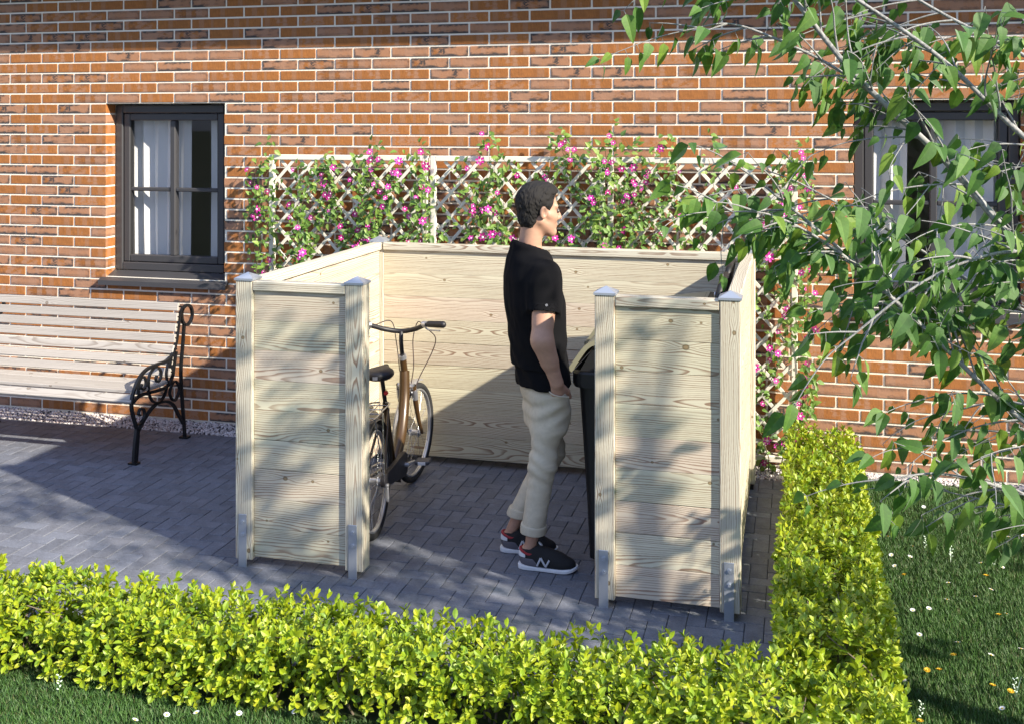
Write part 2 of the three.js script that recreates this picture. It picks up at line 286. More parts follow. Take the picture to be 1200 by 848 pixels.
// windows
const frameMat = std([0.047, 0.046, 0.05], 0.38);
const glassMat = phys([1, 1, 1], 0.015, { transmission: 1, thickness: 0, ior: 1.5 });
const gasketMat = std([0.012, 0.012, 0.013], 0.6);
function bar(x0, x1, y0, y1, z0, z1, c = 0.006) { return chBox(x1 - x0, y1 - y0, z1 - z0, c).translate((x0 + x1) / 2, (y0 + y1) / 2, (z0 + z1) / 2); }
openings.forEach((o, wi) => {
  const zf = -0.108, zb = -0.19, xl = o.x0 + 0.006, xr = o.x1 - 0.006, yb = o.y0 + 0.03, yt = o.y1 - 0.006, F = 0.058, S = 0.052;
  const win = part('window', mergeGeometries([bar(xl, xl + F, yb, yt, zb, zf), bar(xr - F, xr, yb, yt, zb, zf), bar(xl + F, xr - F, yt - F, yt, zb, zf), bar(xl + F, xr - F, yb, yb + F, zb, zf)]), frameMat, house, wi ? 'dark framed window beyond the tree branches, hung with pale curtains' : 'dark framed window above the bench, hung with pale curtains');
  const a = xl + F + 0.003, b = xr - F - 0.003, c = yb + F + 0.003, d = yt - F - 0.003, z1 = zf - 0.012, z0 = zb + 0.008;
  part('sash', mergeGeometries([bar(a, a + S, c, d, z0, z1), bar(b - S, b, c, d, z0, z1), bar(a + S, b - S, d - S, d, z0, z1), bar(a + S, b - S, c, c + S, z0, z1)]), frameMat, win);
  const ga = a + S, gb = b - S, gc = c + S, gd = d - S, mx = (ga + gb) / 2 - 0.008, my = (gc + gd) / 2 - 0.012, zg = (z0 + z1) / 2;
  part('mullion', bar(mx - 0.021, mx + 0.021, gc, gd, z0 + 0.002, z1 - 0.002), frameMat, win);
  part('muntin', bar(ga, mx - 0.021, my - 0.014, my + 0.014, z0 + 0.004, z1 - 0.008), frameMat, win);
  part('muntin', bar(mx + 0.021, gb, my - 0.014, my + 0.014, z0 + 0.004, z1 - 0.008), frameMat, win);
  for (const [x0, x1] of [[ga, mx - 0.021], [mx + 0.021, gb]]) for (const [y0, y1] of [[gc, my - 0.014], [my + 0.014, gd]]) {
    part('pane', new THREE.PlaneGeometry(x1 - x0 + 0.006, y1 - y0 + 0.006).translate((x0 + x1) / 2, (y0 + y1) / 2, zg), glassMat, win);
  }
  part('gasket', mergeGeometries([bar(ga, ga + 0.005, gc, gd, zg - 0.004, z1 - 0.006, 0.001), bar(gb - 0.005, gb, gc, gd, zg - 0.004, z1 - 0.006, 0.001)]), gasketMat, win);
  // sloping metal sill with a drip edge
  const sl = new THREE.Shape(); sl.moveTo(zf + 0.004, o.y0 + 0.029); sl.lineTo(0.045, o.y0 - 0.028); sl.lineTo(0.047, o.y0 - 0.062); sl.lineTo(0.042, o.y0 - 0.062); sl.lineTo(0.04, o.y0 - 0.036); sl.lineTo(zf + 0.004, o.y0 + 0.02); sl.closePath();
  const sg = new THREE.ExtrudeGeometry(sl, { depth: o.x1 - o.x0 + 0.07, bevelEnabled: false }); sg.rotateY(-Math.PI / 2); sg.translate(o.x1 + 0.035, 0, 0);
  part('sill', sg, frameMat, win);
});
// pleated curtains hanging in the rooms
const curtainMat = phys([0.80, 0.80, 0.80], 0.95, { transmission: 0.25, thickness: 0, side: THREE.DoubleSide });
function curtain(x0, x1, z, pleats, seed, label) {
  const n = Math.max(24, pleats * 10), rows = 10, R = rng(seed), ph = R() * 9, pos = [], idx = [], y0 = 0.16, y1 = 2.6;
  for (let j = 0; j <= rows; j++) for (let i = 0; i <= n; i++) {
    const u = i / n, v = j / rows, am = mix(0.034, 0.02, v);
    const a = u * pleats * 2 * Math.PI + ph + 0.8 * Math.sin(u * 7 + ph) + 0.25 * Math.sin(v * 4 + u * 9);
    pos.push(mix(x0, x1, u) + 0.008 * Math.sin(a * 2) + 0.012 * Math.sin(v * 3 + u * 5), mix(y0, y1, v), z + am * Math.sin(a) + 0.008 * Math.sin(a * 0.5 + 1));
  }
  for (let j = 0; j < rows; j++) for (let i = 0; i < n; i++) { const a = j * (n + 1) + i; idx.push(a, a + 1, a + n + 1, a + 1, a + n + 2, a + n + 1); }
  const g = new THREE.BufferGeometry(); g.setAttribute('position', new THREE.Float32BufferAttribute(pos, 3)); g.setIndex(idx); g.computeVertexNormals();
  const m = sh(new THREE.Mesh(g, curtainMat)); m.name = numbered('curtain'); scene.add(m); return tag(m, label, 'curtain');
}
curtain(-4.97, -4.30, -0.232, 7, 1, 'wide pale curtain gathered behind the left half of the window above the bench');
curtain(-4.145, -3.72, -0.232, 4, 2, 'pale curtain behind the right half of the window above the bench');
curtain(0.22, 0.655, -0.232, 4, 3, 'pale curtain behind the left half of the window beyond the tree branches');
curtain(0.835, 1.42, -0.232, 5, 4, 'pale curtain behind the right half of the window beyond the tree branches');

// ---------------------------------------------------------------- ground: soil and lawn sheet, paving, gravel strip
const soilTex = makeTex(512, 512, (i, j, o) => { const n = fbm(i / 30, j / 30, 5), f = hash2(i, j); const m = 0.5 + 0.7 * n + 0.25 * (f - 0.5); o[0] = 0.034 * m; o[1] = 0.055 * m; o[2] = 0.014 * m; });
{
  const g = new THREE.PlaneGeometry(400, 400); g.rotateX(-Math.PI / 2); g.translate(0, -0.03, 0);
  const uv = g.attributes.uv; for (let i = 0; i < uv.count; i++) uv.setXY(i, uv.getX(i) * 300, uv.getY(i) * 300);
  structure('lawn', g, std([1, 1, 1], 0.95, { map: soilTex }), 'green lawn ground beyond the hedge');
}
const PZ0 = 0.29, PZ1 = 3.04, PX0 = -7.0, PX1 = -0.04;
const pavTex = makeTex(512, 512, (i, j, o) => { const n = fbm(i / 60, j / 60, 4), f = hash2(i, j), q = fbm(i / 6, j / 6, 3); const m = 0.62 + 0.45 * n + 0.42 * (f - 0.5) + 0.35 * (q - 0.5); o[0] = 0.155 * m; o[1] = 0.166 * m; o[2] = 0.2 * m; });
const pavBump = makeTex(256, 256, (i, j, o) => { o[0] = o[1] = o[2] = 0.5 * hash2(i, j) + 0.5 * fbm(i / 5, j / 5, 3); }, false);
{
  const pave = structure('paving', box(PX0, PX1, -0.12, -0.009, PZ0, PZ1), std([0.045, 0.045, 0.05], 0.95), 'grey herringbone block paving');
  const mats = [0.92, 0.97, 1.02, 1.07, 1.12].map((t, i) => std([t * (1 + 0.02 * (i % 2)), t, t * (1 - 0.02 * (i % 2))], 0.78, { map: pavTex, bumpMap: pavBump, bumpScale: 0.0012 }));
  const m = 0.08, L = 2 * m, gap = 0.0026, R = rng(21), shapes = [];
  for (let k = 0; k < 6; k++) for (const along of [0, 2]) { const g = along ? chBox(m - gap, 0.06, L - gap, 0.0022) : chBox(L - gap, 0.06, m - gap, 0.0022); boxUV(g, along, R() * 2, R() * 2, 1.6, 1.6); shapes.push({ g, along }); }
  const list = [];
  for (let i = -96; i < 20; i++) for (let j = -4; j < 44; j++) {
    // 90-degree herringbone of 2:1 blocks: cell (i, j) starts a block when (i - j) mod 4 says so
    const q = (((i + j) % 4) + 4) % 4; if (q !== 0 && q !== 2) continue;
    let x0, x1, z0, z1, along;
    if (q === 0) { x0 = i * m; x1 = x0 + L; z0 = j * m; z1 = z0 + m; along = 0; } else { x0 = i * m; x1 = x0 + m; z0 = j * m; z1 = z0 + L; along = 2; }
    list.push({ x0: x0 - 0.045, x1: x1 - 0.045, z0: z0 + PZ0, z1: z1 + PZ0, along });
  }
  const keep = [];
  for (const b of list) {
    const x0 = Math.max(b.x0, PX0 + 0.002), x1 = Math.min(b.x1, PX1 - 0.002), z0 = Math.max(b.z0, PZ0 + 0.002), z1 = Math.min(b.z1, PZ1 - 0.002);
    if (x1 - x0 < 0.02 || z1 - z0 < 0.02) continue;
    const cut = x1 - x0 < b.x1 - b.x0 - 1e-6 || z1 - z0 < b.z1 - b.z0 - 1e-6;
    const cands = shapes.filter(s => s.along === b.along);
    let g = cands[Math.floor(R() * cands.length)].g;
    if (cut) { g = boxUV(chBox(x1 - x0 - gap, 0.06, z1 - z0 - gap, 0.0022), b.along, R() * 2, R() * 2, 1.6, 1.6); }
    const v = inView((x0 + x1) / 2, 0, (z0 + z1) / 2), under = v.seen && !(z1 > 2.95) ;
    keep.push({ g, x: (x0 + x1) / 2, z: (z0 + z1) / 2, y: -0.03 + (R() - 0.5) * 0.0022, mat: Math.floor(R() * mats.length), rank: under ? 1 / v.Z : 0 });
  }
  keep.sort((a, b) => b.rank - a.rank);
  keep.slice(0, 300).forEach((b, i) => { const o = part(i ? `paving_block_${String(i).padStart(3, '0')}` : 'paving_block', b.g, mats[b.mat], pave); o.position.set(b.x, b.y, b.z); });
  for (let k = 0; k < mats.length; k++) { const o = part('far_paving_blocks', mergeGeometries(keep.slice(300).filter(b => b.mat === k).map(b => b.g.clone().translate(b.x, b.y, b.z))), mats[k], pave); o.userData.kind = 'stuff'; }
}
{
  // gravel strip at the foot of the wall
  const bed = structure('gravel_strip', merge([box(-8.4, 0.3, -0.12, -0.014, 0.004, PZ0 - 0.004), box(0.301, 4.4, -0.12, -0.014, 0.004, 0.12)]), std([0.28, 0.25, 0.24], 0.95), 'strip of pale speckled gravel along the foot of the wall');
  const R = rng(31), N = 15000, g = new THREE.IcosahedronGeometry(1, 0), im = new THREE.InstancedMesh(g, std([1, 1, 1], 0.75), N), M = new THREE.Matrix4(), c = new THREE.Color();
  for (let i = 0; i < N; i++) {
    const x = mix(-6.4, 2.4, R()), z = 0.01 + (x > 0.3 ? 0.1 : 0.27) * R(), s = 0.005 + 0.0055 * R();
    M.compose(V(x, -0.008 + 0.006 * R(), z), new THREE.Quaternion().setFromEuler(new THREE.Euler(R() * 6, R() * 6, R() * 6)), V(s * (0.8 + 0.6 * R()), s * 0.75, s)); im.setMatrixAt(i, M);
    const w = R(), t = 0.8 + 0.35 * R(); if (w < 0.68) c.setRGB(0.60 * t, 0.55 * t, 0.55 * t); else if (w < 0.85) c.setRGB(0.40 * t, 0.33 * t, 0.32 * t); else c.setRGB(0.07 * t, 0.065 * t, 0.075 * t); im.setColorAt(i, c);
  }
  im.name = 'pebbles'; im.userData.kind = 'stuff'; sh(im); bed.add(im);
}
// ---------------------------------------------------------------- timber enclosure for bins and bicycles
const galvTex = makeTex(128, 128, (i, j, o) => { const n = fbm(i / 14, j / 14, 4), q = Math.floor(4 * vnoise(i / 7, j / 7)) / 4; const m = 0.75 + 0.3 * n + 0.2 * q; o[0] = 0.46 * m; o[1] = 0.50 * m; o[2] = 0.57 * m; });
const galv = std([1, 1, 1], 0.42, { map: galvTex, metalness: 0.55 });
const encl = thing('bin_enclosure', 'open-fronted enclosure of pale treated pine boards and capped posts', 'enclosure');
const PW = 0.088, POST0 = 0.032, POST1 = 1.365;
const capGeo = (() => {                                       // pyramid cap with a folded skirt
  const h = PW / 2 + 0.005, P = [], tri = (a, b, c) => P.push(...a, ...b, ...c), q = (a, b, c, d) => { tri(a, b, c); tri(a, c, d); };
  const c = [[-h, -h], [h, -h], [h, h], [-h, h]];
  for (let k = 0; k < 4; k++) { const [x0, z0] = c[k], [x1, z1] = c[(k + 1) % 4]; tri([x1, 0.004, z1], [x0, 0.004, z0], [0, 0.03, 0]); q([x0, -0.006, z0], [x0, 0.004, z0], [x1, 0.004, z1], [x1, -0.006, z1]); }
  q([-h, -0.006, -h], [h, -0.006, -h], [h, -0.006, h], [-h, -0.006, h]);
  const g = new THREE.BufferGeometry(); g.setAttribute('position', new THREE.Float32BufferAttribute(P, 3)); g.computeVertexNormals(); return g;
})();
const boltGeo = merge([at(new THREE.CylinderGeometry(0.008, 0.009, 0.006, 6), 0, 0, 0.003, Math.PI / 2), at(new THREE.CylinderGeometry(0.012, 0.012, 0.0016, 14), 0, 0, 0.0008, Math.PI / 2)]);
function post(xc, zc, front) {
  const p = part('post', plank(PW, POST1 - POST0, PW, 1, 0.004), pineMat, encl); p.position.set(xc, (POST0 + POST1) / 2, zc);
  const top = (POST1 - POST0) / 2, bot = -(POST0 + POST1) / 2;
  part('cap', capGeo, galv, p).position.set(0, top + 0.002, 0);
  if (front) {                                              // steel strap bolted to the face and let into the ground
    part('bracket', chBox(0.042, 0.29, 0.005, 0.001), galv, p).position.set(-0.004, bot + 0.105, PW / 2 + 0.0032);
    for (const y of [0.155, 0.215]) part('bolt', boltGeo, galv, p).position.set(-0.004 + 0.002, bot + y, PW / 2 + 0.0058);
  } else part('bracket', chBox(0.07, 0.1, 0.07, 0.002), std([0.03, 0.03, 0.032], 0.5, { metalness: 0.5 }), p).position.set(0, bot - 0.017, 0);
  return p;
}
const ZF = 2.21 - PW / 2, ZB = 0.455;
const postX = [-2.548, -1.984, -0.806, -0.267];
for (const x of postX) post(x, ZF, true);
post(-2.548, ZB, false); post(-0.267, ZB, false);
// a panel: thin core (the tongues) with boards on it, a rail on top; lies in x-y, centred at x = 0, faces +z
function panel(width, xc, zc, turn, label, seed, wideJoint) {
  const R = rng(seed), core = new THREE.BoxGeometry(width - 0.004, 1.24, 0.012); core.translate(0, 0.68, 0);
  const p = part('panel', core, std([0.26, 0.21, 0.13], 0.9), encl, label); p.position.set(xc, 0, zc); p.rotation.y = turn;
  const n = 9, h = (1.312 - 0.044) / n;
  for (let k = 0; k < n; k++) {
    const gap = k === wideJoint ? 0.005 : 0.0008 + 0.001 * R(), b = part('board', plank(width - 0.002, h - gap, 0.027, 0, 0.0014), pineMats[Math.floor(R() * 4)], p);
    b.position.set(0, 0.044 + (k + 0.5) * h, (R() - 0.5) * 0.0016);
  }
  const r = part('top_rail', plank(width - 0.002, 0.046, 0.062, 0, 0.004), pineMat, p); r.position.set(0, 1.3365, 0);
  return p;
}
panel(postX[1] - postX[0] - PW, (postX[0] + postX[1]) / 2, ZF + 0.012, 0, 'front panel beside the bicycle', 1, 3);
panel(postX[3] - postX[2] - PW, (postX[2] + postX[3]) / 2, ZF + 0.012, 0, 'front panel before the wheeled bins', 2, 2);
panel(postX[3] - postX[0] - PW, (postX[0] + postX[3]) / 2, 0.481, 0, 'long rear panel behind the standing man', 3, 4);
panel(ZF - ZB - PW, -2.545, (ZF + ZB) / 2, Math.PI / 2, 'side panel beside the bicycle', 4, 4);
panel(ZF - ZB - PW, -0.262, (ZF + ZB) / 2, -Math.PI / 2, 'side panel beside the clipped hedge', 5, 4);

// ---------------------------------------------------------------- diamond trellis panels
const trellisMat = std([0.74, 0.70, 0.61], 0.7, { map: null, bumpMap: noiseBump, bumpScale: 0.0008 });
const TR = [[-3.504, -2.352, 'window'], [-2.334, -1.168, 'middle'], [-1.150, 0.015, 'hedge']];
const TY0 = 0.045, TY1 = 1.893, TZ = 0.075;
const trellisLabels = ['cream diamond trellis panel next to the window, behind the bicycle side of the enclosure', 'cream diamond trellis panel between the two others, behind the standing man', 'cream diamond trellis panel next to the clipped hedge, behind the wheeled bins'];
TR.forEach(([x0, x1], k) => {
  const t = thing('trellis_panel', trellisLabels[k], 'trellis', [x0, TY0, TZ], 0, 'trellis panels along the wall'), w = x1 - x0, h = TY1 - TY0, f = 0.036;
  const fr = (nm, a, b, c, d) => part(nm, chBox(b - a, d - c, 0.034, 0.003), trellisMat, t).position.set((a + b) / 2, (c + d) / 2, 0);
  fr('stile', 0, f, 0, h); fr('stile', w - f, w, 0, h); fr('rail', f + 0.0005, w - f - 0.0005, 0, f); fr('rail', f + 0.0005, w - f - 0.0005, h - f, h);
  const slope = 1.08, st = 0.148, sw = 0.021, a = f, b = w - f, c = f, d = h - f;
  for (const s of [1, -1]) {
    const n = Math.ceil(((b - a) + (d - c) / slope) / st) + 1;
    for (let i = -n; i < 2 * n; i++) {
      // y = c + s * slope * (x - q)
      const q = (s > 0 ? a : b) + (s > 0 ? 1 : -1) * (i * st - (d - c) / slope); 
      let xa = Math.max(a, s > 0 ? q : q - (d - c) / slope), xb = Math.min(b, s > 0 ? q + (d - c) / slope : q);
      if (xb - xa < 0.05) continue;
      const ya = c + s * slope * (xa - q), yb = c + s * slope * (xb - q), L = Math.hypot(xb - xa, yb - ya);
      const m = part('slat', chBox(L, sw, 0.007, 0.0012), trellisMat, t); m.position.set((xa + xb) / 2, (ya + yb) / 2, s > 0 ? 0.0042 : -0.0042); m.rotation.z = Math.atan2(yb - ya, xb - xa);
    }
  }
});

// ---------------------------------------------------------------- garden bench: cast-iron ends, pale slats
{
  const X1 = -3.965, X0 = -5.47, len = X1 - X0, t = thing('garden_bench', 'garden bench with whitewashed slats and scrolled black iron ends below the window', 'bench', [(X0 + X1) / 2, 0, 0]);
  const iron = std([0.012, 0.012, 0.013], 0.42, { metalness: 0.3, bumpMap: noiseBump, bumpScale: 0.0006 });
  const T = 0.018, P = [];                                   // profile: first coordinate is z, second is height
  const add = (pts, w, closed, n, th = T) => P.push(strip(pts, w * (w > 0.03 ? 0.85 : 0.72), th, closed, n));
  add([[0.978, 0.0], [0.965, 0.111], [0.946, 0.209]], 0.036, false, 8);
  add([[0.955, 0.0], [0.944, 0.09], [0.93, 0.2]], 0.016, false, 8);
  add([[0.946, 0.205], [0.983, 0.288], [1.006, 0.369], [0.988, 0.44], [0.929, 0.515], [0.845, 0.555], [0.722, 0.562], [0.607, 0.562], [0.547, 0.59], [0.507, 0.653], [0.483, 0.737], [0.456, 0.835], [0.425, 0.87]], 0.026, false, 60);
  add([[0.372, 0.883], [0.322, 0.86], [0.305, 0.806], [0.33, 0.765], [0.372, 0.75], [0.42, 0.775], [0.437, 0.829], [0.42, 0.868]], 0.024, true, 40);
  add([[0.407, 0.76], [0.424, 0.622], [0.446, 0.478], [0.44, 0.344], [0.421, 0.191], [0.405, 0.069], [0.397, 0.0]], 0.026, false, 30);
  add([[0.99, 0.385], [0.929, 0.408], [0.821, 0.404], [0.697, 0.393], [0.607, 0.397], [0.555, 0.437], [0.529, 0.511], [0.505, 0.6]], 0.024, false, 36);
  add([[0.938, 0.19], [0.893, 0.229], [0.821, 0.28], [0.734, 0.312], [0.633, 0.303], [0.542, 0.259], [0.483, 0.185], [0.415, 0.1]], 0.024, false, 36);
  add([[0.826, 0.405], [0.812, 0.509], [0.745, 0.549], [0.684, 0.51], [0.69, 0.462], [0.722, 0.45], [0.742, 0.475], [0.728, 0.492]], 0.014, false, 40);
  add([[0.935, 0.42], [0.925, 0.49], [0.885, 0.52], [0.852, 0.49], [0.86, 0.45], [0.89, 0.44], [0.905, 0.463], [0.89, 0.475]], 0.013, false, 40);
  add([[0.957, 0.235], [0.905, 0.238], [0.868, 0.27], [0.875, 0.312], [0.91, 0.325], [0.932, 0.3], [0.912, 0.285]], 0.014, false, 36);
  add([[0.581, 0.346], [0.523, 0.41], [0.465, 0.346], [0.523, 0.28]], 0.014, true, 32);
  add([[0.821, 0.403], [0.782, 0.345], [0.71, 0.318], [0.645, 0.342], [0.612, 0.392]], 0.014, false, 24);
  add([[0.594, 0.555], [0.62, 0.48], [0.599, 0.396]], 0.012, false, 14);
  add([[0.56, 0.57], [0.575, 0.52], [0.555, 0.49], [0.54, 0.52]], 0.011, false, 20);
  const feet = [box(0.955, 1.0, 0, 0.012, -0.03, 0.03), box(0.375, 0.42, 0, 0.012, -0.03, 0.03)];
  const end = merge([...P, ...feet]);                       // x of the profile becomes the world's z
  end.applyMatrix4(new THREE.Matrix4().makeBasis(V(0, 0, 1), V(0, 1, 0), V(-1, 0, 0)));
  part('end_frame', end.clone().translate(len / 2, 0, 0), iron, t); part('end_frame', end.translate(-len / 2, 0, 0), iron, t);
  // slats follow the frames: seven up the back, three on the seat, one turned down at its front
  const slat = (z, y, w, a) => { const m = part('slat', plank(len + 0.03, w, 0.022, 0, 0.003), slatMat, t); m.position.set(-0.012, y, z); m.rotation.x = a; };
  const back = [[0.545, 0.478], [0.527, 0.548], [0.508, 0.618], [0.492, 0.687], [0.477, 0.755], [0.463, 0.822], [0.449, 0.888]];
  back.forEach(([z, y], k) => slat(z + 0.026, y, 0.053, -0.2 - (k === 0 ? 0.12 : 0)));
  slat(0.652, 0.422, 0.10, -Math.PI / 2 + 0.03); slat(0.765, 0.424, 0.10, -Math.PI / 2 - 0.05); slat(0.878, 0.432, 0.10, -Math.PI / 2 + 0.0); slat(0.995, 0.406, 0.058, -0.5 - 0.35);
  for (const x of [-len / 2, len / 2]) part('slat_bolts', back.map(([z, y]) => at(new THREE.CylinderGeometry(0.006, 0.006, 0.04, 8), x, y, z + 0.01, Math.PI / 2 - 0.2)), iron, t);
}

// ---------------------------------------------------------------- two wheeled bins
{
  const bodyM = std([0.012, 0.0115, 0.012], 0.5, { bumpMap: noiseBump, bumpScale: 0.0005 }), lidM = std([0.25, 0.24, 0.165], 0.5, { bumpMap: noiseBump, bumpScale: 0.0005 }), steel = std([0.45, 0.46, 0.48], 0.35, { metalness: 0.8 });
  function rrect(x0, x1, z0, z1, r, y) { const o = []; for (const [cx, cz, a0] of [[x1 - r, z1 - r, 0], [x0 + r, z1 - r, 1], [x0 + r, z0 + r, 2], [x1 - r, z0 + r, 3]]) for (let k = 0; k <= 4; k++) { const a = (a0 + k / 4) * Math.PI / 2; o.push([cx + r * Math.cos(a), y, cz + r * Math.sin(a)]); } return o; }
  function loft(rings) { const P = [], n = rings[0].length; for (let k = 0; k + 1 < rings.length; k++) for (let i = 0; i < n; i++) { const a = rings[k][i], b = rings[k][(i + 1) % n], c = rings[k + 1][(i + 1) % n], d = rings[k + 1][i]; P.push(...a, ...c, ...b, ...a, ...d, ...c); } const fan = (r, fl) => { const m = r.reduce((s, p) => s.map((v, q) => v + p[q] / n), [0, 0, 0]); for (let i = 0; i < n; i++) { const a = r[i], b = r[(i + 1) % n]; P.push(...m, ...(fl ? a : b), ...(fl ? b : a)); } }; fan(rings[0], true); fan(rings[rings.length - 1], false); const g = new THREE.BufferGeometry(); g.setAttribute('position', new THREE.Float32BufferAttribute(P, 3)); g.computeVertexNormals(); return g; }
  function makeBin(x, z, label) {
    const b = thing('wheeled_bin', label, 'bin', [x, 0, z], 0, 'wheeled bins in the enclosure'), hz = 0.27;
    part('body', [loft([rrect(-0.27, 0.21, -0.22, 0.22, 0.04, 0.035), rrect(-0.282, 0.225, -0.23, 0.23, 0.045, 0.3), rrect(-0.315, 0.262, -0.256, 0.256, 0.05, 0.86)]), box(-0.06, 0.06, 0.05, 0.8, -0.262, -0.2).scale(1, 1, 0.9)], bodyM, b);
    part('rim', loft([rrect(-0.335, 0.27, -0.27, 0.27, 0.05, 0.86), rrect(-0.345, 0.275, -hz, hz, 0.05, 0.875), rrect(-0.345, 0.275, -hz, hz, 0.05, 0.925), rrect(-0.335, 0.27, -0.265, 0.265, 0.05, 0.935)]), bodyM, b);
    // cheeks that rise to the hinge, and the lid lying on them
    const ch = new THREE.Shape(); ch.moveTo(-0.31, 0.93); ch.lineTo(-0.25, 1.035); ch.lineTo(0.0, 1.09); ch.lineTo(0.25, 1.13); ch.lineTo(0.25, 0.93); ch.closePath();
    part('cheek', new THREE.ExtrudeGeometry(ch, { depth: 0.47, bevelEnabled: false }).translate(0, 0, -0.235), bodyM, b);
    const lp = [[-0.352, 0.937], [-0.335, 0.965], [-0.268, 1.055], [-0.23, 1.075], [0.0, 1.112], [0.262, 1.152]];
    const lid = part('lid', strip(lp, 0.022, 0.53, false, 30), lidM, b);
    part('lip', [at(new THREE.CylinderGeometry(0.014, 0.014, 0.5, 10), -0.356, 0.938, 0, Math.PI / 2)], lidM, lid);
    const hx = -0.335 - x;                                  // the tall back with its grip stands just off the side panel
    part('handle', [tube([[hx - 0.07, 1.14, -0.22], [hx - 0.02, 1.25, -0.235], [hx, 1.345, -0.2], [hx, 1.352, 0], [hx, 1.345, 0.2], [hx - 0.02, 1.25, 0.235], [hx - 0.07, 1.14, 0.22]], 0.017, 10, 50), at(chBox(0.02, 0.2, 0.46, 0.006), hx - 0.012, 1.24, 0, 0, 0, -0.12), box(0.24, hx - 0.02, 1.1, 1.16, -0.24, 0.24)], bodyM, b);
    part('hinge', [at(new THREE.TorusGeometry(0.014, 0.005, 8, 16), hx - 0.03, 1.3, 0.12, 0, Math.PI / 2, 0), at(new THREE.TorusGeometry(0.014, 0.005, 8, 16), hx - 0.034, 1.272, 0.12, 0, Math.PI / 2, 0)], steel, b);
    part('axle', at(new THREE.CylinderGeometry(0.01, 0.01, 0.5, 10), 0.215, 0.1, 0, Math.PI / 2), steel, b);
    for (const s of [-1, 1]) { const w = part('wheel', at(new THREE.TorusGeometry(0.078, 0.022, 10, 28), 0.215, 0.1, s * 0.235), std([0.02, 0.02, 0.02], 0.8), b); part('hub', at(new THREE.CylinderGeometry(0.062, 0.062, 0.03, 20), 0.215, 0.1, s * 0.235, Math.PI / 2), bodyM, w); }
    return b;
  }
  makeBin(-0.685, 1.575, 'dark wheeled bin with olive lid standing close behind the front panel');
  makeBin(-0.72, 0.95, 'dark wheeled bin with olive lid standing farther in, near the rear panel');
}
// ---------------------------------------------------------------- signed-distance modelling (surface nets)
function nets(f, lo, hi, cell) {
  const n = [0, 1, 2].map(k => Math.ceil((hi[k] - lo[k]) / cell) + 1), [nx, ny, nz] = n, F = new Float32Array(nx * ny * nz), id = (i, j, k) => i + nx * (j + ny * k);
  for (let k = 0; k < nz; k++) for (let j = 0; j < ny; j++) for (let i = 0; i < nx; i++) F[id(i, j, k)] = f(lo[0] + i * cell, lo[1] + j * cell, lo[2] + k * cell);
  const vid = new Int32Array(nx * ny * nz).fill(-1), pos = [], idx = [], E = [[0, 1], [2, 3], [4, 5], [6, 7], [0, 2], [1, 3], [4, 6], [5, 7], [0, 4], [1, 5], [2, 6], [3, 7]];
  for (let k = 0; k < nz - 1; k++) for (let j = 0; j < ny - 1; j++) for (let i = 0; i < nx - 1; i++) {
    const v = []; let m = 0; for (let c = 0; c < 8; c++) { v[c] = F[id(i + (c & 1), j + ((c >> 1) & 1), k + (c >> 2))]; if (v[c] < 0) m++; }
    if (m === 0 || m === 8) continue;
    let x = 0, y = 0, z = 0, q = 0;
    for (const [a, b] of E) if ((v[a] < 0) !== (v[b] < 0)) { const t = v[a] / (v[a] - v[b]); x += mix(a & 1, b & 1, t); y += mix((a >> 1) & 1, (b >> 1) & 1, t); z += mix(a >> 2, b >> 2, t); q++; }
    vid[id(i, j, k)] = pos.length / 3; pos.push(lo[0] + (i + x / q) * cell, lo[1] + (j + y / q) * cell, lo[2] + (k + z / q) * cell);
  }
  for (let k = 1; k < nz - 1; k++) for (let j = 1; j < ny - 1; j++) for (let i = 1; i < nx - 1; i++) {
    const s = F[id(i, j, k)] < 0;
    const put = (a, b, c, d, fl) => { if (a < 0 || b < 0 || c < 0 || d < 0) return; fl ? idx.push(a, b, c, a, c, d) : idx.push(a, c, b, a, d, c); };
    if (s !== F[id(i + 1, j, k)] < 0) put(vid[id(i, j - 1, k - 1)], vid[id(i, j, k - 1)], vid[id(i, j, k)], vid[id(i, j - 1, k)], s);
    if (s !== F[id(i, j + 1, k)] < 0) put(vid[id(i - 1, j, k - 1)], vid[id(i - 1, j, k)], vid[id(i, j, k)], vid[id(i, j, k - 1)], s);
    if (s !== F[id(i, j, k + 1)] < 0) put(vid[id(i - 1, j - 1, k)], vid[id(i, j - 1, k)], vid[id(i, j, k)], vid[id(i - 1, j, k)], s);
  }
  const g = new THREE.BufferGeometry(); g.setAttribute('position', new THREE.Float32BufferAttribute(pos, 3)); g.setIndex(idx);
  const nor = new Float32Array(pos.length), e = cell * 0.6;
  for (let i = 0; i < pos.length; i += 3) { const x = pos[i], y = pos[i + 1], z = pos[i + 2]; const a = f(x + e, y, z) - f(x - e, y, z), b = f(x, y + e, z) - f(x, y - e, z), c = f(x, y, z + e) - f(x, y, z - e), l = Math.hypot(a, b, c) || 1; nor[i] = a / l; nor[i + 1] = b / l; nor[i + 2] = c / l; }
  g.setAttribute('normal', new THREE.BufferAttribute(nor, 3)); g.setAttribute('uv', new THREE.BufferAttribute(new Float32Array(pos.length / 3 * 2), 2));
  return g;
}
const smin = (a, b, k) => { const h = Math.max(k - Math.abs(a - b), 0) / k; return Math.min(a, b) - h * h * k * 0.25; };
const smax = (a, b, k) => -smin(-a, -b, k);
function cap3(x, y, z, a, b, ra, rb) { const bx = b[0] - a[0], by = b[1] - a[1], bz = b[2] - a[2], px = x - a[0], py = y - a[1], pz = z - a[2], t = clamp((px * bx + py * by + pz * bz) / (bx * bx + by * by + bz * bz)); return Math.hypot(px - bx * t, py - by * t, pz - bz * t) - mix(ra, rb, t); }
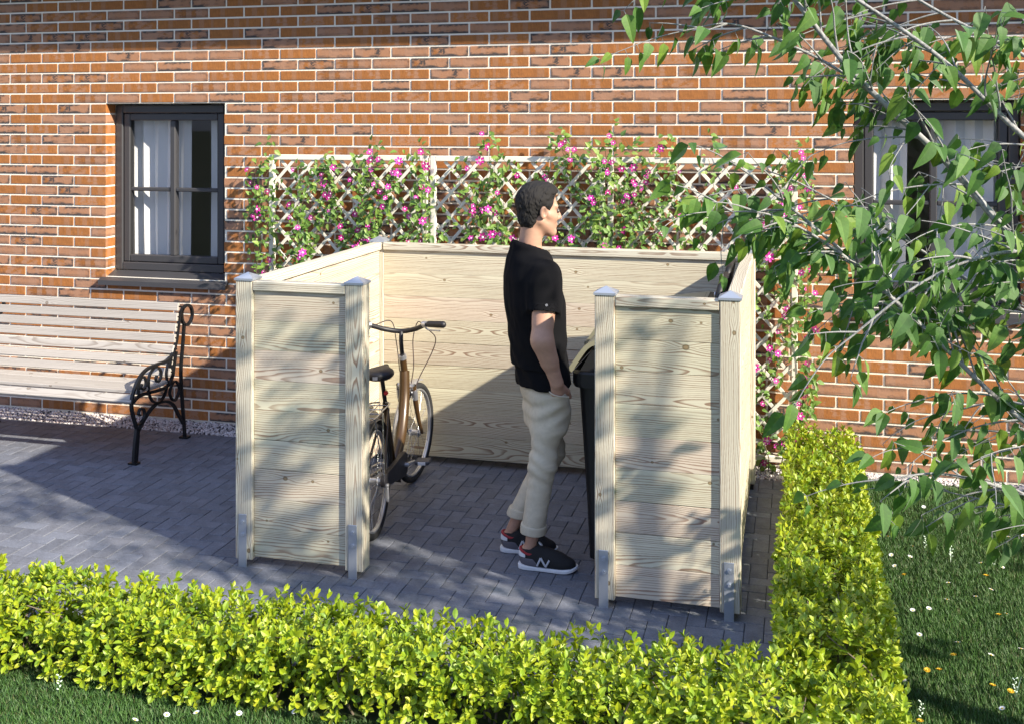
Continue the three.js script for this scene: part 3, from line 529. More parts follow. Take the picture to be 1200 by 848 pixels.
const ell = (x, y, z, c, r) => { const a = (x - c[0]) / r[0], b = (y - c[1]) / r[1], d = (z - c[2]) / r[2], k = Math.hypot(a, b, d); return k < 1e-4 ? -Math.min(...r) : k * (k - 1) / Math.hypot(a / r[0], b / r[1], d / r[2]); };
function n3(x, y, z) { return vnoise(x + z * 1.7, y + z * 0.9) + vnoise(y * 1.1 + 31, z + x * 0.6) - 1; }

// ---------------------------------------------------------------- the man
{
  const B = [-1.2, 0, 1.82], man = thing('person', 'man in black t-shirt and beige trousers standing with hand in pocket', 'person', B);
  const rel = p => [p[0] - B[0], p[1], p[2] - B[2]];
  const J = {}; Object.entries({ rhip: [-1.128, 0.80, 1.875], lhip: [-1.195, 0.79, 1.735], rknee: [-1.155, 0.5, 1.895], lknee: [-1.15, 0.515, 1.725], rank: [-1.219, 0.10, 1.875], lank: [-1.352, 0.115, 1.705], rsh: [-1.128, 1.405, 1.943], lsh: [-1.312, 1.395, 1.672], relb: [-1.132, 1.115, 2.018], rwri: [-1.072, 0.908, 1.968], rhand: [-1.07, 0.81, 1.915], lelb: [-1.34, 1.08, 1.615], lwri: [-1.2, 0.88, 1.63], lhand: [-1.15, 0.82, 1.66] }).forEach(([k, p]) => J[k] = rel(p));
  const fw = [0.83, -0.55], rt = [0.55, 0.83];                 // facing and right-hand directions in x-z
  // torso as stacked ellipses: height, centre x, centre z, half depth, half width
  const prof = [[0.60, 0.034, -0.016, 0.098, 0.15], [0.78, 0.03, -0.014, 0.1, 0.152], [0.87, 0.018, -0.008, 0.116, 0.164], [0.98, 0.006, -0.01, 0.12, 0.167], [1.10, -0.004, -0.01, 0.126, 0.174], [1.25, -0.018, -0.006, 0.134, 0.19], [1.37, -0.032, -0.004, 0.122, 0.188], [1.45, -0.041, -0.006, 0.102, 0.15], [1.51, -0.043, -0.01, 0.086, 0.1], [1.57, -0.04, -0.012, 0.08, 0.082]];
  function torso(x, y, z, grow = 0) {
    let k = 0; while (k < prof.length - 2 && y > prof[k + 1][0]) k++;
    const a = prof[k], b = prof[k + 1], t0 = clamp((y - a[0]) / (b[0] - a[0])), t = t0 * t0 * (3 - 2 * t0) * 0.5 + t0 * 0.5, q = i => mix(a[i], b[i], t);
    const dx = x - q(1), dz = z - q(2), u = dx * fw[0] + dz * fw[1], s = dx * rt[0] + dz * rt[1], da = q(3) + grow, ws = q(4) + grow;
    const back = u < 0 ? (y < 0.95 ? 0.82 : 0.95) : 1.0;
    return (Math.hypot(u / (da * back), s / ws) - 1) * Math.min(da, ws);
  }
  // ---- head, in its own frame: x forward, y up, z to his right
  const HC = rel([-1.197, 1.692, 1.807]), ha = 36 * Math.PI / 180, tilt = -0.05;
  const hx = [Math.cos(ha), -Math.sin(ha)], hz = [Math.sin(ha), Math.cos(ha)];
  const toHead = (x, y, z) => { const dx = x - HC[0], dz = z - HC[2], dy = y - HC[1]; let u = dx * hx[0] + dz * hx[1], s = dx * hz[0] + dz * hz[1]; const c = Math.cos(tilt), n = Math.sin(tilt); return [u * c + dy * n, -u * n + dy * c, s]; };
  const fromHead = (u, v, s) => { const c = Math.cos(tilt), n = Math.sin(tilt), a = u * c - v * n, b = u * n + v * c; return [HC[0] + a * hx[0] + s * hz[0], HC[1] + b, HC[2] + a * hx[1] + s * hz[1]]; };
  function head(x, y, z) {
    const [u, v, s] = toHead(x, y, z), m = Math.abs(s);
    let d = ell(u, v, s, [-0.012, 0.042, 0], [0.096, 0.086, 0.074]);
    d = smin(d, ell(u, v, s, [0.038, -0.03, 0], [0.058, 0.085, 0.058]), 0.03);
    d = smin(d, cap3(u, v, m, [-0.005, -0.05, 0.05], [0.068, -0.104, 0.008], 0.016, 0.02), 0.03);
    d = smin(d, cap3(u, v, s, [0.074, -0.102, -0.008], [0.074, -0.102, 0.008], 0.016, 0.016), 0.02);
    d = smin(d, cap3(u, v, m, [0.083, 0.026, 0.008], [0.072, 0.024, 0.045], 0.011, 0.01), 0.014);
    d = smin(d, cap3(u, v, m, [0.066, -0.028, 0.036], [0.03, -0.018, 0.056], 0.016, 0.012), 0.024);
    d = smax(d, -ell(u, v, m, [0.1, 0.0, 0.032], [0.018, 0.012, 0.018]), 0.01);
    d = smin(d, cap3(u, v, s, [0.094, 0.01, 0], [0.112, -0.03, 0], 0.008, 0.0115), 0.01);
    d = smin(d, cap3(u, v, m, [0.1, -0.036, 0], [0.098, -0.036, 0.012], 0.009, 0.008), 0.008);
    d = smin(d, cap3(u, v, m, [0.094, -0.062, 0], [0.084, -0.064, 0.02], 0.0085, 0.005), 0.006);
    d = smin(d, cap3(u, v, m, [0.092, -0.075, 0], [0.082, -0.073, 0.018], 0.009, 0.005), 0.005);
    const ea = ell(u, v, m, [-0.006, -0.006, 0.078], [0.019, 0.031, 0.009]), ei = ell(u, v, m, [-0.002, -0.003, 0.087], [0.011, 0.02, 0.008]);
    d = smin(d, smax(ea, -ei, 0.004), 0.006);
    return d;
  }
  const nb = rel([-1.243, 1.49, 1.808]);
  const neck = (x, y, z) => { const t = fromHead(-0.028, -0.03, 0); return cap3(x, y, z, nb, t, 0.058, 0.051); };
  const hand = (x, y, z, W, T, side) => {                      // palm and five fingers hanging from the wrist towards T
    const d = [T[0] - W[0], T[1] - W[1], T[2] - W[2]], l = Math.hypot(...d), dir = d.map(v => v / l), fwd = [fw[0], 0, fw[1]];
    const P = (a, b, c) => [W[0] + dir[0] * a + fwd[0] * b + rt[0] * side * c, W[1] + dir[1] * a, W[2] + dir[2] * a + fwd[1 + 1] * b + rt[1] * side * c];
    let r = cap3(x, y, z, W, P(0.05, 0, 0), 0.027, 0.03);
    for (let k = 0; k < 4; k++) { const b = -0.03 + 0.02 * k, len = [0.055, 0.072, 0.078, 0.066][k]; r = smin(r, cap3(x, y, z, P(0.04, b * 0.8, 0), P(0.092, b, 0.004), 0.013, 0.0105), 0.012); r = smin(r, cap3(x, y, z, P(0.092, b, 0.004), P(0.092 + len * 0.6, b * 1.05, -0.008), 0.0098, 0.0088), 0.003); r = Math.min(r, cap3(x, y, z, P(0.092 + len * 0.6, b * 1.05, -0.008), P(0.092 + len, b * 1.05, -0.028), 0.0088, 0.0078)); }
    r = smin(r, cap3(x, y, z, P(0.02, 0.02, -0.004), P(0.06, 0.052, -0.01), 0.014, 0.011), 0.01); r = smin(r, cap3(x, y, z, P(0.06, 0.052, -0.01), P(0.095, 0.06, -0.014), 0.011, 0.009), 0.004);
    return r;
  };
  const arm = (x, y, z, s, e, w, h, side) => smin(smin(cap3(x, y, z, s, e, 0.054, 0.047), cap3(x, y, z, [mix(s[0], e[0], 0.3), mix(s[1], e[1], 0.3), mix(s[2], e[2], 0.3)], [mix(s[0], e[0], 0.75), mix(s[1], e[1], 0.75), mix(s[2], e[2], 0.75)], 0.054, 0.047), 0.02), smin(cap3(x, y, z, e, w, 0.045, 0.03), cap3(x, y, z, [mix(e[0], w[0], 0.12), mix(e[1], w[1], 0.12), mix(e[2], w[2], 0.12)], [mix(e[0], w[0], 0.5), mix(e[1], w[1], 0.5), mix(e[2], w[2], 0.5)], 0.05, 0.041), 0.02), 0.03);
  const leg = (x, y, z, h, k, a, g) => smin(cap3(x, y, z, h, k, 0.078 + g, 0.054 + g), smin(cap3(x, y, z, k, a, 0.05 + g, 0.035 + g), cap3(x, y, z, [mix(k[0], a[0], 0.2) - 0.01, mix(k[1], a[1], 0.2), mix(k[2], a[2], 0.2)], [mix(k[0], a[0], 0.5) - 0.006, mix(k[1], a[1], 0.5), mix(k[2], a[2], 0.5)], 0.054 + g, 0.045 + g), 0.02), 0.03);
  const rfoot = [J.rank[0] + 0.15, 0.045, J.rank[2] - 0.022], lfoot = [J.lank[0] + 0.15, 0.045, J.lank[2] - 0.03];
  const body = (x, y, z) => {
    let d = 9;
    if (y > 1.4) { d = smin(head(x, y, z), neck(x, y, z), 0.03); if (y > 1.6) return d; }
    if (y > 0.6 && y < 1.6) { let t = smax(torso(x, y, z, -0.02), Math.max(y - 1.5, 0.66 - y), 0.03); d = smin(d, t, 0.03); }
    if (y > 0.62 && y < 1.5) { d = smin(d, arm(x, y, z, J.rsh, J.relb, J.rwri, J.rhand, 1), 0.03); d = smin(d, arm(x, y, z, J.lsh, J.lelb, J.lwri, J.lhand, -1), 0.03); d = smin(d, hand(x, y, z, J.rwri, J.rhand, 1), 0.012); d = smin(d, hand(x, y, z, J.lwri, J.lhand, -1), 0.012); }
    if (y < 0.95) { d = smin(d, leg(x, y, z, J.rhip, J.rknee, J.rank, -0.006), 0.03); d = smin(d, leg(x, y, z, J.lhip, J.lknee, J.lank, -0.006), 0.03); d = smin(d, cap3(x, y, z, [J.rank[0] - 0.02, 0.07, J.rank[2]], rfoot, 0.034, 0.02), 0.02); d = smin(d, cap3(x, y, z, [J.lank[0] - 0.02, 0.07, J.lank[2]], lfoot, 0.034, 0.02), 0.02); }
    return d;
  };
  const skinTex = makeTex(256, 256, (i, j, o) => { const m = 0.9 + 0.2 * fbm(i / 9, j / 9, 4); o[0] = 0.45 * m; o[1] = 0.255 * m; o[2] = 0.175 * m; });
  const skin = phys([1, 1, 1], 0.55, { map: skinTex, sheen: 0.2 });
  const planarUV = (g, s = 3) => { const p = g.attributes.position, u = g.attributes.uv; for (let i = 0; i < p.count; i++) u.setXY(i, (p.getX(i) + p.getZ(i)) * s, p.getY(i) * s); return g; };
  const bodyGeo = planarUV(merge([nets(body, [-0.36, 0.0, -0.34], [0.26, 1.5, 0.34], 0.01), nets((x, y, z) => Math.max(body(x, y, z), 1.485 - y), [-0.2, 1.47, -0.2], [0.2, 1.84, 0.2], 0.004), nets((x, y, z) => Math.max(body(x, y, z) - 0.0004, y - 1.0), [0.05, 0.66, 0.02], [0.25, 1.01, 0.26], 0.004)]));
  part('body', bodyGeo, skin, man);
  // ---- hair: short, dark
  const hair = (x, y, z) => {
    const [u, v, s] = toHead(x, y, z), m = Math.abs(s);
    let d = ell(u, v, s, [-0.014, 0.044, 0], [0.105, 0.096, 0.081]); d = smin(d, ell(u, v, s, [0.03, 0.088, 0], [0.06, 0.044, 0.058]), 0.03); d = smin(d, ell(u, v, s, [-0.052, -0.035, 0], [0.05, 0.06, 0.06]), 0.03);
    let line = mix(-0.085, 0.088, sstep(-0.02, 0.085, u)); 
    const behind = sstep(0.03, 0.012, Math.hypot(u - 0.004, (v + 0.006) * 0.75)); 
    line = u > 0.008 && u < 0.034 ? Math.min(line, -0.022) : line; if (m > 0.045) line += 0.07 * behind;
    d = smax(d, (line - v) * 0.7, 0.008);
    return d + 0.0035 * (n3(u * 220, v * 90, s * 220)) + 0.004 * n3(u * 70, v * 70, s * 70);
  };
  part('hair', nets(hair, [-0.2, 1.58, -0.2], [0.2, 1.85, 0.2], 0.004), std([0.0065, 0.005, 0.0045], 0.85), man);
  for (const s of [-1, 1]) { const e = fromHead(0.086, 0.001, s * 0.031); part('eye', new THREE.SphereGeometry(0.0115, 14, 10).translate(...e), std([0.1, 0.08, 0.07], 0.3), man); const b0 = fromHead(0.094, 0.03, s * 0.012), b1 = fromHead(0.083, 0.034, s * 0.034), b2 = fromHead(0.066, 0.027, s * 0.05); part('eyebrow', tube([b0, b1, b2], 0.0042, 6, 12), std([0.012, 0.009, 0.008], 0.8), man); }
  // ---- t-shirt
  const cuff = t => [mix(J.rsh[0], J.relb[0], t), mix(J.rsh[1], J.relb[1], t), mix(J.rsh[2], J.relb[2], t)];
  const alongArm = (x, y, z, s, e) => { const d = [e[0] - s[0], e[1] - s[1], e[2] - s[2]], l = Math.hypot(...d); return ((x - s[0]) * d[0] + (y - s[1]) * d[1] + (z - s[2]) * d[2]) / l; };
  const folds = (x, y, z) => { const u = x * fw[0] + z * fw[1], s = x * rt[0] + z * rt[1]; return 0.0045 * Math.sin((y * 1.2 + s * 0.9 + u * 0.7) * 42 + 3 * n3(x * 9, y * 7, z * 9)) * sstep(1.2, 0.97, y) * (0.4 + 0.6 * sstep(0.87, 0.95, y)) + 0.006 * n3(x * 11, y * 6, z * 11) + 0.003 * n3(x * 28, y * 14, z * 28); };
  const tee = (x, y, z) => {
    let d = torso(x, y, z, 0.009 + 0.012 * sstep(1.0, 0.87, y));
    const sleeve = (s, e) => { const a = alongArm(x, y, z, s, e); return smax(cap3(x, y, z, s, [mix(s[0], e[0], 0.62), mix(s[1], e[1], 0.62), mix(s[2], e[2], 0.62)], 0.068, 0.07), a - 0.165 - (y > 0 ? 0 : 0), 0.006); };
    d = smax(d, 0.858 + 0.006 * Math.sin(x * 10 + z * 7) - y, 0.01);
    d = smin(d, Math.min(sleeve(J.rsh, J.relb), sleeve(J.lsh, J.lelb)), 0.05);
    d += folds(x, y, z);
    const nd = neck(x, y, z); d = smax(d, -(nd - 0.006), 0.004); const nk = (x - nb[0]) * fw[0] + (z - nb[2]) * fw[1];
    d = smax(d, y - (1.53 - 0.36 * nk), 0.03);
    return d;
  };
  const teeMat = phys([0.006, 0.006, 0.0072], 1, { specularIntensity: 0.25, bumpMap: noiseBump, bumpScale: 0.0003 });
  const shirt = part('t_shirt', nets(tee, [-0.3, 0.82, -0.34], [0.26, 1.58, 0.34], 0.0085), teeMat, man);
  // rolled cuff with a buttoned tab on the right sleeve
  const cuffF = (x, y, z) => { const a = alongArm(x, y, z, J.rsh, J.relb), c = cap3(x, y, z, J.rsh, J.relb, 0.0725, 0.0735) + 0.3 * folds(x, y, z); return smax(smax(c, -(cap3(x, y, z, J.rsh, J.relb, 0.0665, 0.0675)), 0.002), Math.abs(a - 0.158) - 0.019, 0.004); };
  part('cuff', nets(cuffF, [-0.1, 1.1, 0.0], [0.2, 1.36, 0.32], 0.005), teeMat, shirt);
  { const c = cuff(0.47), nx = [0.36, 0, 0.93]; part('button', at(new THREE.CylinderGeometry(0.006, 0.006, 0.003, 14), c[0] + nx[0] * 0.076, c[1] + 0.01, c[2] + nx[2] * 0.076, Math.PI / 2, 0.37, 0), std([0.25, 0.25, 0.27], 0.3), shirt); }
  // ---- trousers
  const ribs = (x, y, z, k) => { const dk = Math.hypot(y - k[1]); return 0.0034 * Math.exp(-Math.pow((y - k[1] - 0.02) / 0.13, 2)) * Math.sin((y * 1.0 + x * 0.55 - z * 0.2) * 95 + 2.5 * n3(x * 14, y * 8, z * 14)); };
  const wrinkle = (x, y, z) => 0.0028 * n3(x * 13, y * 9, z * 13) + 0.0028 * n3(x * 30, y * 22, z * 30) + 0.0042 * Math.exp(-Math.pow((y - 0.76) / 0.07, 2)) * Math.sin((y - x * 0.5 + z * 0.3) * 80);
  const legT = (x, y, z, h, k, a, cut) => { let d = smin(cap3(x, y, z, [h[0], h[1], h[2]], k, 0.076, 0.06), cap3(x, y, z, k, [mix(k[0], a[0], 0.95), mix(k[1], a[1], 0.95), mix(k[2], a[2], 0.95)], 0.059, 0.054), 0.04) + ribs(x, y, z, k) + wrinkle(x, y, z); return smax(d, cut - y + 0.1 * (x - a[0]), 0.005); };
  const pants = (x, y, z) => {
    const hips = smax(torso(x, y, z, 0.008), Math.max(y - 0.885, 0.64 - y), 0.05) + 0.014 * sstep(0.83, 0.87, y);
    let d = smin(legT(x, y, z, J.rhip, J.rknee, J.rank, 0.175), legT(x, y, z, J.lhip, J.lknee, J.lank, 0.19), 0.018);
    d = smin(d, hips + wrinkle(x, y, z), 0.05);
    d = smin(d, cap3(x, y, z, [J.rwri[0] + 0.004, 0.845, J.rwri[2] - 0.035], [J.rhand[0] + 0.01, 0.73, J.rhand[2] - 0.055], 0.03, 0.03), 0.03);
    d = smax(d, y - 0.885, 0.01);
    return d;
  };
  const khakiTex = makeTex(256, 256, (i, j, o) => { const w = (i + j) % 4 < 2 ? 1 : 0.93, m = w * (0.9 + 0.2 * fbm(i / 20, j / 20, 4)); o[0] = 0.56 * m; o[1] = 0.495 * m; o[2] = 0.375 * m; });
  const khaki = phys([1, 1, 1], 0.88, { map: khakiTex, sheen: 0.2, bumpMap: noiseBump, bumpScale: 0.0004 });
  const trousers = part('trousers', planarUV(nets(pants, [-0.34, 0.12, -0.3], [0.26, 0.92, 0.28], 0.0085), 6), khaki, man);
  const turn = (k, a, y0) => { const c = y => { const t = (k[1] - y) / (k[1] - a[1]); return [mix(k[0], a[0], t), y, mix(k[2], a[2], t)]; }; const p0 = c(y0), p1 = c(y0 + 0.05); return (x, y, z) => smax(smax(cap3(x, y, z, p0, p1, 0.062, 0.063) + 0.4 * wrinkle(x, y, z), -(cap3(x, y, z, p0, p1, 0.05, 0.051)), 0.004), Math.abs(y - y0 - 0.025 + 0.1 * (x - a[0])) - 0.024, 0.006); };
  for (const [k, a, y0] of [[J.rknee, J.rank, 0.165], [J.lknee, J.lank, 0.18]]) part('turn_up', planarUV(nets(turn(k, a, y0), [-0.36, 0.1, -0.22], [0.16, 0.32, 0.24], 0.0065), 6), khaki, trousers);
  // pocket edge where the hand goes in
  part('pocket_edge', tube([[0.075, 0.875, 0.135], [0.115, 0.856, 0.165], [0.155, 0.845, 0.15], [0.18, 0.838, 0.12]], 0.0035, 6, 20), khaki, trousers);
  // ---- trainers: x towards the toe, built once, worn twice
  const up = (x, y, z) => {
    let d = ell(x, y, z, [0.05, 0.06, 0], [0.052, 0.062, 0.036]); d = smin(d, ell(x, y, z, [0.13, 0.045, 0.002], [0.085, 0.046, 0.04]), 0.03); d = smin(d, ell(x, y, z, [0.208, 0.033, 0.003], [0.064, 0.036, 0.043]), 0.03); d = smin(d, cap3(x, y, z, [0.085, 0.088, 0], [0.19, 0.055, 0], 0.026, 0.022), 0.03);
    d = smax(d, 0.016 - y, 0.006); d = smax(d, -ell(x, y, z, [0.047, 0.118, 0], [0.043, 0.045, 0.029]), 0.006); d = smax(d, -ell(x, y, z, [0.055, 0.08, 0], [0.04, 0.055, 0.025]), 0.004);
    return d;
  };
  const suede = std([0.013, 0.012, 0.013], 0.85, { bumpMap: noiseBump, bumpScale: 0.0004 }), grey = std([0.13, 0.12, 0.14], 0.85), white = std([0.72, 0.72, 0.74], 0.55), red = std([0.34, 0.03, 0.035], 0.8);
  function trainer() {
    const g = new THREE.Group(); g.name = 'trainer';
    const lo = [-0.012, 0.0, -0.06], hi = [0.29, 0.14, 0.06];
    part('upper', nets(up, lo, hi, 0.0045), suede, g);
    const so = new THREE.Shape(); so.moveTo(-0.003, 0); so.bezierCurveTo(-0.006, 0.03, 0.02, 0.039, 0.06, 0.037); so.bezierCurveTo(0.12, 0.034, 0.16, 0.048, 0.22, 0.047); so.bezierCurveTo(0.265, 0.044, 0.278, 0.02, 0.278, 0.0); so.bezierCurveTo(0.278, -0.022, 0.262, -0.043, 0.22, -0.045); so.bezierCurveTo(0.16, -0.046, 0.12, -0.034, 0.06, -0.037); so.bezierCurveTo(0.02, -0.039, -0.006, -0.03, -0.003, 0);
    const sole = new THREE.ExtrudeGeometry(so, { depth: 0.008, bevelEnabled: true, bevelThickness: 0.004, bevelSize: 0.004, bevelSegments: 2, curveSegments: 10 }); sole.rotateX(Math.PI / 2); sole.translate(0, 0.013, 0);
    { const p = sole.attributes.position; for (let i = 0; i < p.count; i++) { const x = p.getX(i); p.setY(i, Math.max(0, p.getY(i)) + (p.getY(i) > 0.008 ? 0.006 * sstep(0.12, 0.0, x) : 0) + 0.014 * Math.pow(sstep(0.2, 0.29, x), 2)); } sole.computeVertexNormals(); }
    part('sole', sole, white, g);
    part('heel_counter', nets((x, y, z) => smax(up(x, y, z) - 0.0022, Math.max(x - 0.105 + 0.9 * Math.max(0, y - 0.02), y - 0.058), 0.002), lo, hi, 0.0045), grey, g);
    part('heel_tab', nets((x, y, z) => smax(up(x, y, z) - 0.003, Math.max(x - 0.034, 0.058 - y, y - 0.088), 0.002), lo, hi, 0.004), white, g);
    part('collar', tube([[0.004, 0.093, 0], [0.015, 0.088, 0.026], [0.05, 0.075, 0.032], [0.085, 0.088, 0.024], [0.1, 0.105, 0.0], [0.085, 0.088, -0.024], [0.05, 0.075, -0.032], [0.015, 0.088, -0.026]], 0.0065, 7, 48, true), red, g);
    part('tongue', at(new THREE.SphereGeometry(1, 14, 10).scale(0.03, 0.007, 0.019), 0.105, 0.106, 0, 0, 0, -0.75), suede, g);
    part('tongue_label', at(new THREE.SphereGeometry(1, 12, 8).scale(0.014, 0.004, 0.012), 0.101, 0.117, 0, 0, 0, -0.75), white, g);
    for (let k = 0; k < 5; k++) part('lace', tube([[0.115 + 0.02 * k, 0.084 - 0.0095 * k, -0.024], [0.12 + 0.02 * k, 0.103 - 0.0105 * k, 0], [0.115 + 0.02 * k, 0.084 - 0.0095 * k, 0.024]], 0.0036, 6, 12), suede, g);
    // the letter on both flanks
    for (const s of [-1, 1]) {
      const seg = (a, b) => { const pts = []; for (let i = 0; i <= 6; i++) { const x = mix(a[0], b[0], i / 6), y = mix(a[1], b[1], i / 6); let z = 0.06; for (let q = 0; q < 14; q++) z -= up(x, y, z) * 0.9; pts.push(V(x, y, s * (z + 0.0012))); } return tube(pts, 0.0052, 6, 12); };
      const q = s > 0 ? 1 : 1; part('letter', [seg([0.092, 0.026], [0.11, 0.066]), seg([0.11, 0.066], [0.134, 0.026]), seg([0.134, 0.026], [0.152, 0.06])], std([0.55, 0.55, 0.58], 0.5), g);
    }
    return g;
  }
  const t1 = trainer(); t1.position.set(J.rank[0] - 0.052, 0.001, J.rank[2] + 0.008); t1.rotation.y = Math.atan2(0.03, 0.97); man.add(t1);
  const t2 = t1.clone(); t2.position.set(J.lank[0] - 0.055, 0.001, J.lank[2] + 0.006); t2.rotation.y = Math.atan2(0.12, 0.99); man.add(t2);
}

// ---------------------------------------------------------------- the bicycle: x forwards, z to its right, rear wheel on the origin
{
  const bike = thing('bicycle', 'bronze step-through bicycle with black saddle standing inside the enclosure', 'bicycle', [-2.072, 0.0, 1.715], 96.5 * Math.PI / 180);
  bike.rotation.order = 'YXZ'; bike.rotation.x = -0.035; bike.scale.setScalar(0.86);
  const bronze = phys([0.062, 0.032, 0.01], 0.4, { metalness: 0.15, clearcoat: 0.35, clearcoatRoughness: 0.15 }), black = std([0.014, 0.013, 0.016], 0.5), rubber = std([0.016, 0.016, 0.017], 0.85), chrome = std([0.62, 0.63, 0.66], 0.22, { metalness: 1 }), alu = std([0.55, 0.56, 0.6], 0.38, { metalness: 0.85 }), cable = std([0.05, 0.03, 0.03], 0.5);
  const R = 0.335, fh = [1.03, R, 0], rh = [0, R, 0], bb = [0.46, 0.29, 0];
  const frame = part('frame', [taper([[0.835, 0.80, 0], [0.80, 0.62, 0], [0.68, 0.42, 0], [0.50, 0.30, 0]], [0.034, 0.037, 0.037, 0.034], 14, 8), taper([[0.83, 0.71, 0], [0.74, 0.50, 0], [0.60, 0.33, 0], [0.46, 0.285, 0]], [0.022, 0.02, 0.02, 0.02], 10, 8), rod([0.46, 0.29, 0], [0.315, 0.72, 0], 0.019, 0.018, 12), rod([0.795, 0.895, 0], [0.862, 0.69, 0], 0.024, 0.024, 14), rod([0.46, 0.29, -0.036], [0.46, 0.29, 0.036], 0.026, 0.026, 14),
    ...[-1, 1].flatMap(s => [rod([0.44, 0.29, s * 0.025], [0.0, R, s * 0.062], 0.011, 0.009, 8), rod([0.325, 0.68, s * 0.016], [0.0, R, s * 0.062], 0.009, 0.008, 8)])], bronze, bike);
  part('fork', [rod([0.862, 0.69, -0.052], [0.862, 0.69, 0.052], 0.017, 0.017, 10), ...[-1, 1].map(s => taper([[0.862, 0.70, s * 0.052], [0.90, 0.585, s * 0.054], [0.965, 0.43, s * 0.056], [1.03, R, s * 0.056]], [0.019, 0.018, 0.014, 0.01], 10, 6))], bronze, bike);
  part('fork_crown', [rod([0.862, 0.69, -0.055], [0.862, 0.69, 0.055], 0.022, 0.022, 12), ...[-1, 1].map(s => rod([0.872, 0.67, s * 0.054], [0.895, 0.6, s * 0.055], 0.0215, 0.0205, 12))], alu, bike);
  function wheel(c) {
    const w = part('wheel', at(new THREE.TorusGeometry(R - 0.022, 0.021, 12, 60), ...c), rubber, bike);
    part('rim', [at(new THREE.TorusGeometry(R - 0.047, 0.008, 8, 56), c[0], c[1], 0.006), at(new THREE.TorusGeometry(R - 0.047, 0.008, 8, 56), c[0], c[1], -0.006)], alu, w);
    const sp = []; for (let k = 0; k < 28; k++) { const a = k / 28 * 2 * Math.PI, b = a + (k % 4 < 2 ? 0.9 : -0.9), s = k % 2 ? 1 : -1; sp.push(rod([c[0] + 0.022 * Math.cos(b), c[1] + 0.022 * Math.sin(b), s * 0.028], [c[0] + (R - 0.05) * Math.cos(a), c[1] + (R - 0.05) * Math.sin(a), 0], 0.0013, 0.0013, 4, true)); }
    part('spokes', sp, chrome, w).userData.kind = 'stuff';
    part('hub', [at(new THREE.CylinderGeometry(0.018, 0.018, 0.09, 14), c[0], c[1], 0, Math.PI / 2), at(new THREE.CylinderGeometry(0.028, 0.028, 0.008, 14), c[0], c[1], 0.03, Math.PI / 2), at(new THREE.CylinderGeometry(0.028, 0.028, 0.008, 14), c[0], c[1], -0.03, Math.PI / 2)], alu, w);
    return w;
  }
  wheel(rh); const fWheel = wheel(fh);
  const guard = (c, a0, a1, mat, name) => { const P = [], n = 26, r = R + 0.014; const pt = (a, k) => { const q = k / 6 * Math.PI, rr = r + 0.012 * Math.sin(q); return [c[0] + rr * Math.cos(a), c[1] + rr * Math.sin(a), 0.029 * Math.cos(q)]; }; for (let i = 0; i < n; i++) for (let k = 0; k < 6; k++) { const a = mix(a0, a1, i / n), b = mix(a0, a1, (i + 1) / n); const p = pt(a, k), q = pt(b, k), s = pt(b, k + 1), t = pt(a, k + 1); P.push(...p, ...q, ...s, ...p, ...s, ...t); } const g = new THREE.BufferGeometry(); g.setAttribute('position', new THREE.Float32BufferAttribute(P, 3)); g.computeVertexNormals(); return part(name, g, mat, bike); };
  chrome.side = alu.side = THREE.DoubleSide;
  const fg = guard(fh, Math.PI * 0.42, Math.PI * 1.16, alu, 'front_mudguard'); guard(rh, -0.1, Math.PI * 0.92, std([0.02, 0.02, 0.022], 0.35, { side: THREE.DoubleSide }), 'rear_mudguard');
  part('mud_flap', at(chBox(0.006, 0.12, 0.07, 0.002), 0.69, 0.155, 0, 0, 0, 0.25), black, fg);
  part('stem', [taper([[0.795, 0.895, 0], [0.775, 0.96, 0], [0.77, 1.03, 0], [0.79, 1.075, 0]], [0.0145, 0.0145, 0.0145, 0.014], 12, 6)], black, bike);
  part('headset', [rod([0.797, 0.888, 0], [0.789, 0.912, 0], 0.028, 0.026, 16)], alu, bike);
  const bars = part('handlebar', [tube([[0.60, 1.145, -0.30], [0.66, 1.14, -0.21], [0.755, 1.09, -0.10], [0.79, 1.07, 0], [0.755, 1.09, 0.10], [0.66, 1.14, 0.21], [0.60, 1.145, 0.30]], 0.016, 12, 50)], black, bike);
  for (const s of [-1, 1]) { part('grip', [taper([[0.655, 1.14, s * 0.215], [0.59, 1.148, s * 0.325]], [0.0205, 0.0225], 14, 6), at(new THREE.SphereGeometry(0.0225, 12, 8), 0.59, 1.148, s * 0.325)], black, bars); part('brake_lever', [tube([[0.685, 1.125, s * 0.18], [0.69, 1.1, s * 0.2], [0.655, 1.095, s * 0.29]], 0.006, 6, 16), rod([0.675, 1.137, s * 0.175], [0.662, 1.139, s * 0.2], 0.02, 0.02, 12)], alu, bars); }
  part('brake_cable', tube([[0.69, 1.12, 0.18], [0.84, 1.12, 0.1], [0.90, 1.0, 0.05], [0.89, 0.82, 0.05], [0.885, 0.70, 0.03]], 0.0035, 6, 40), cable, bike); part('brake_cable', tube([[0.69, 1.12, 0.18], [0.88, 1.0, 0.21], [0.93, 0.9, 0.17], [0.90, 0.75, 0.09], [0.88, 0.68, 0.06]], 0.0035, 6, 40), cable, bike); part('brake_cable', tube([[0.69, 1.12, -0.18], [0.83, 1.13, -0.08], [0.84, 0.98, -0.05], [0.82, 0.8, -0.03]], 0.0035, 6, 40), cable, bike);
  part('front_brake', [rod([0.885, 0.69, -0.05], [0.885, 0.69, 0.05], 0.012, 0.012, 8), rod([0.89, 0.69, 0.045], [0.9, 0.62, 0.05], 0.01, 0.008, 8), rod([0.89, 0.69, -0.045], [0.9, 0.62, -0.05], 0.01, 0.008, 8)], alu, bike);
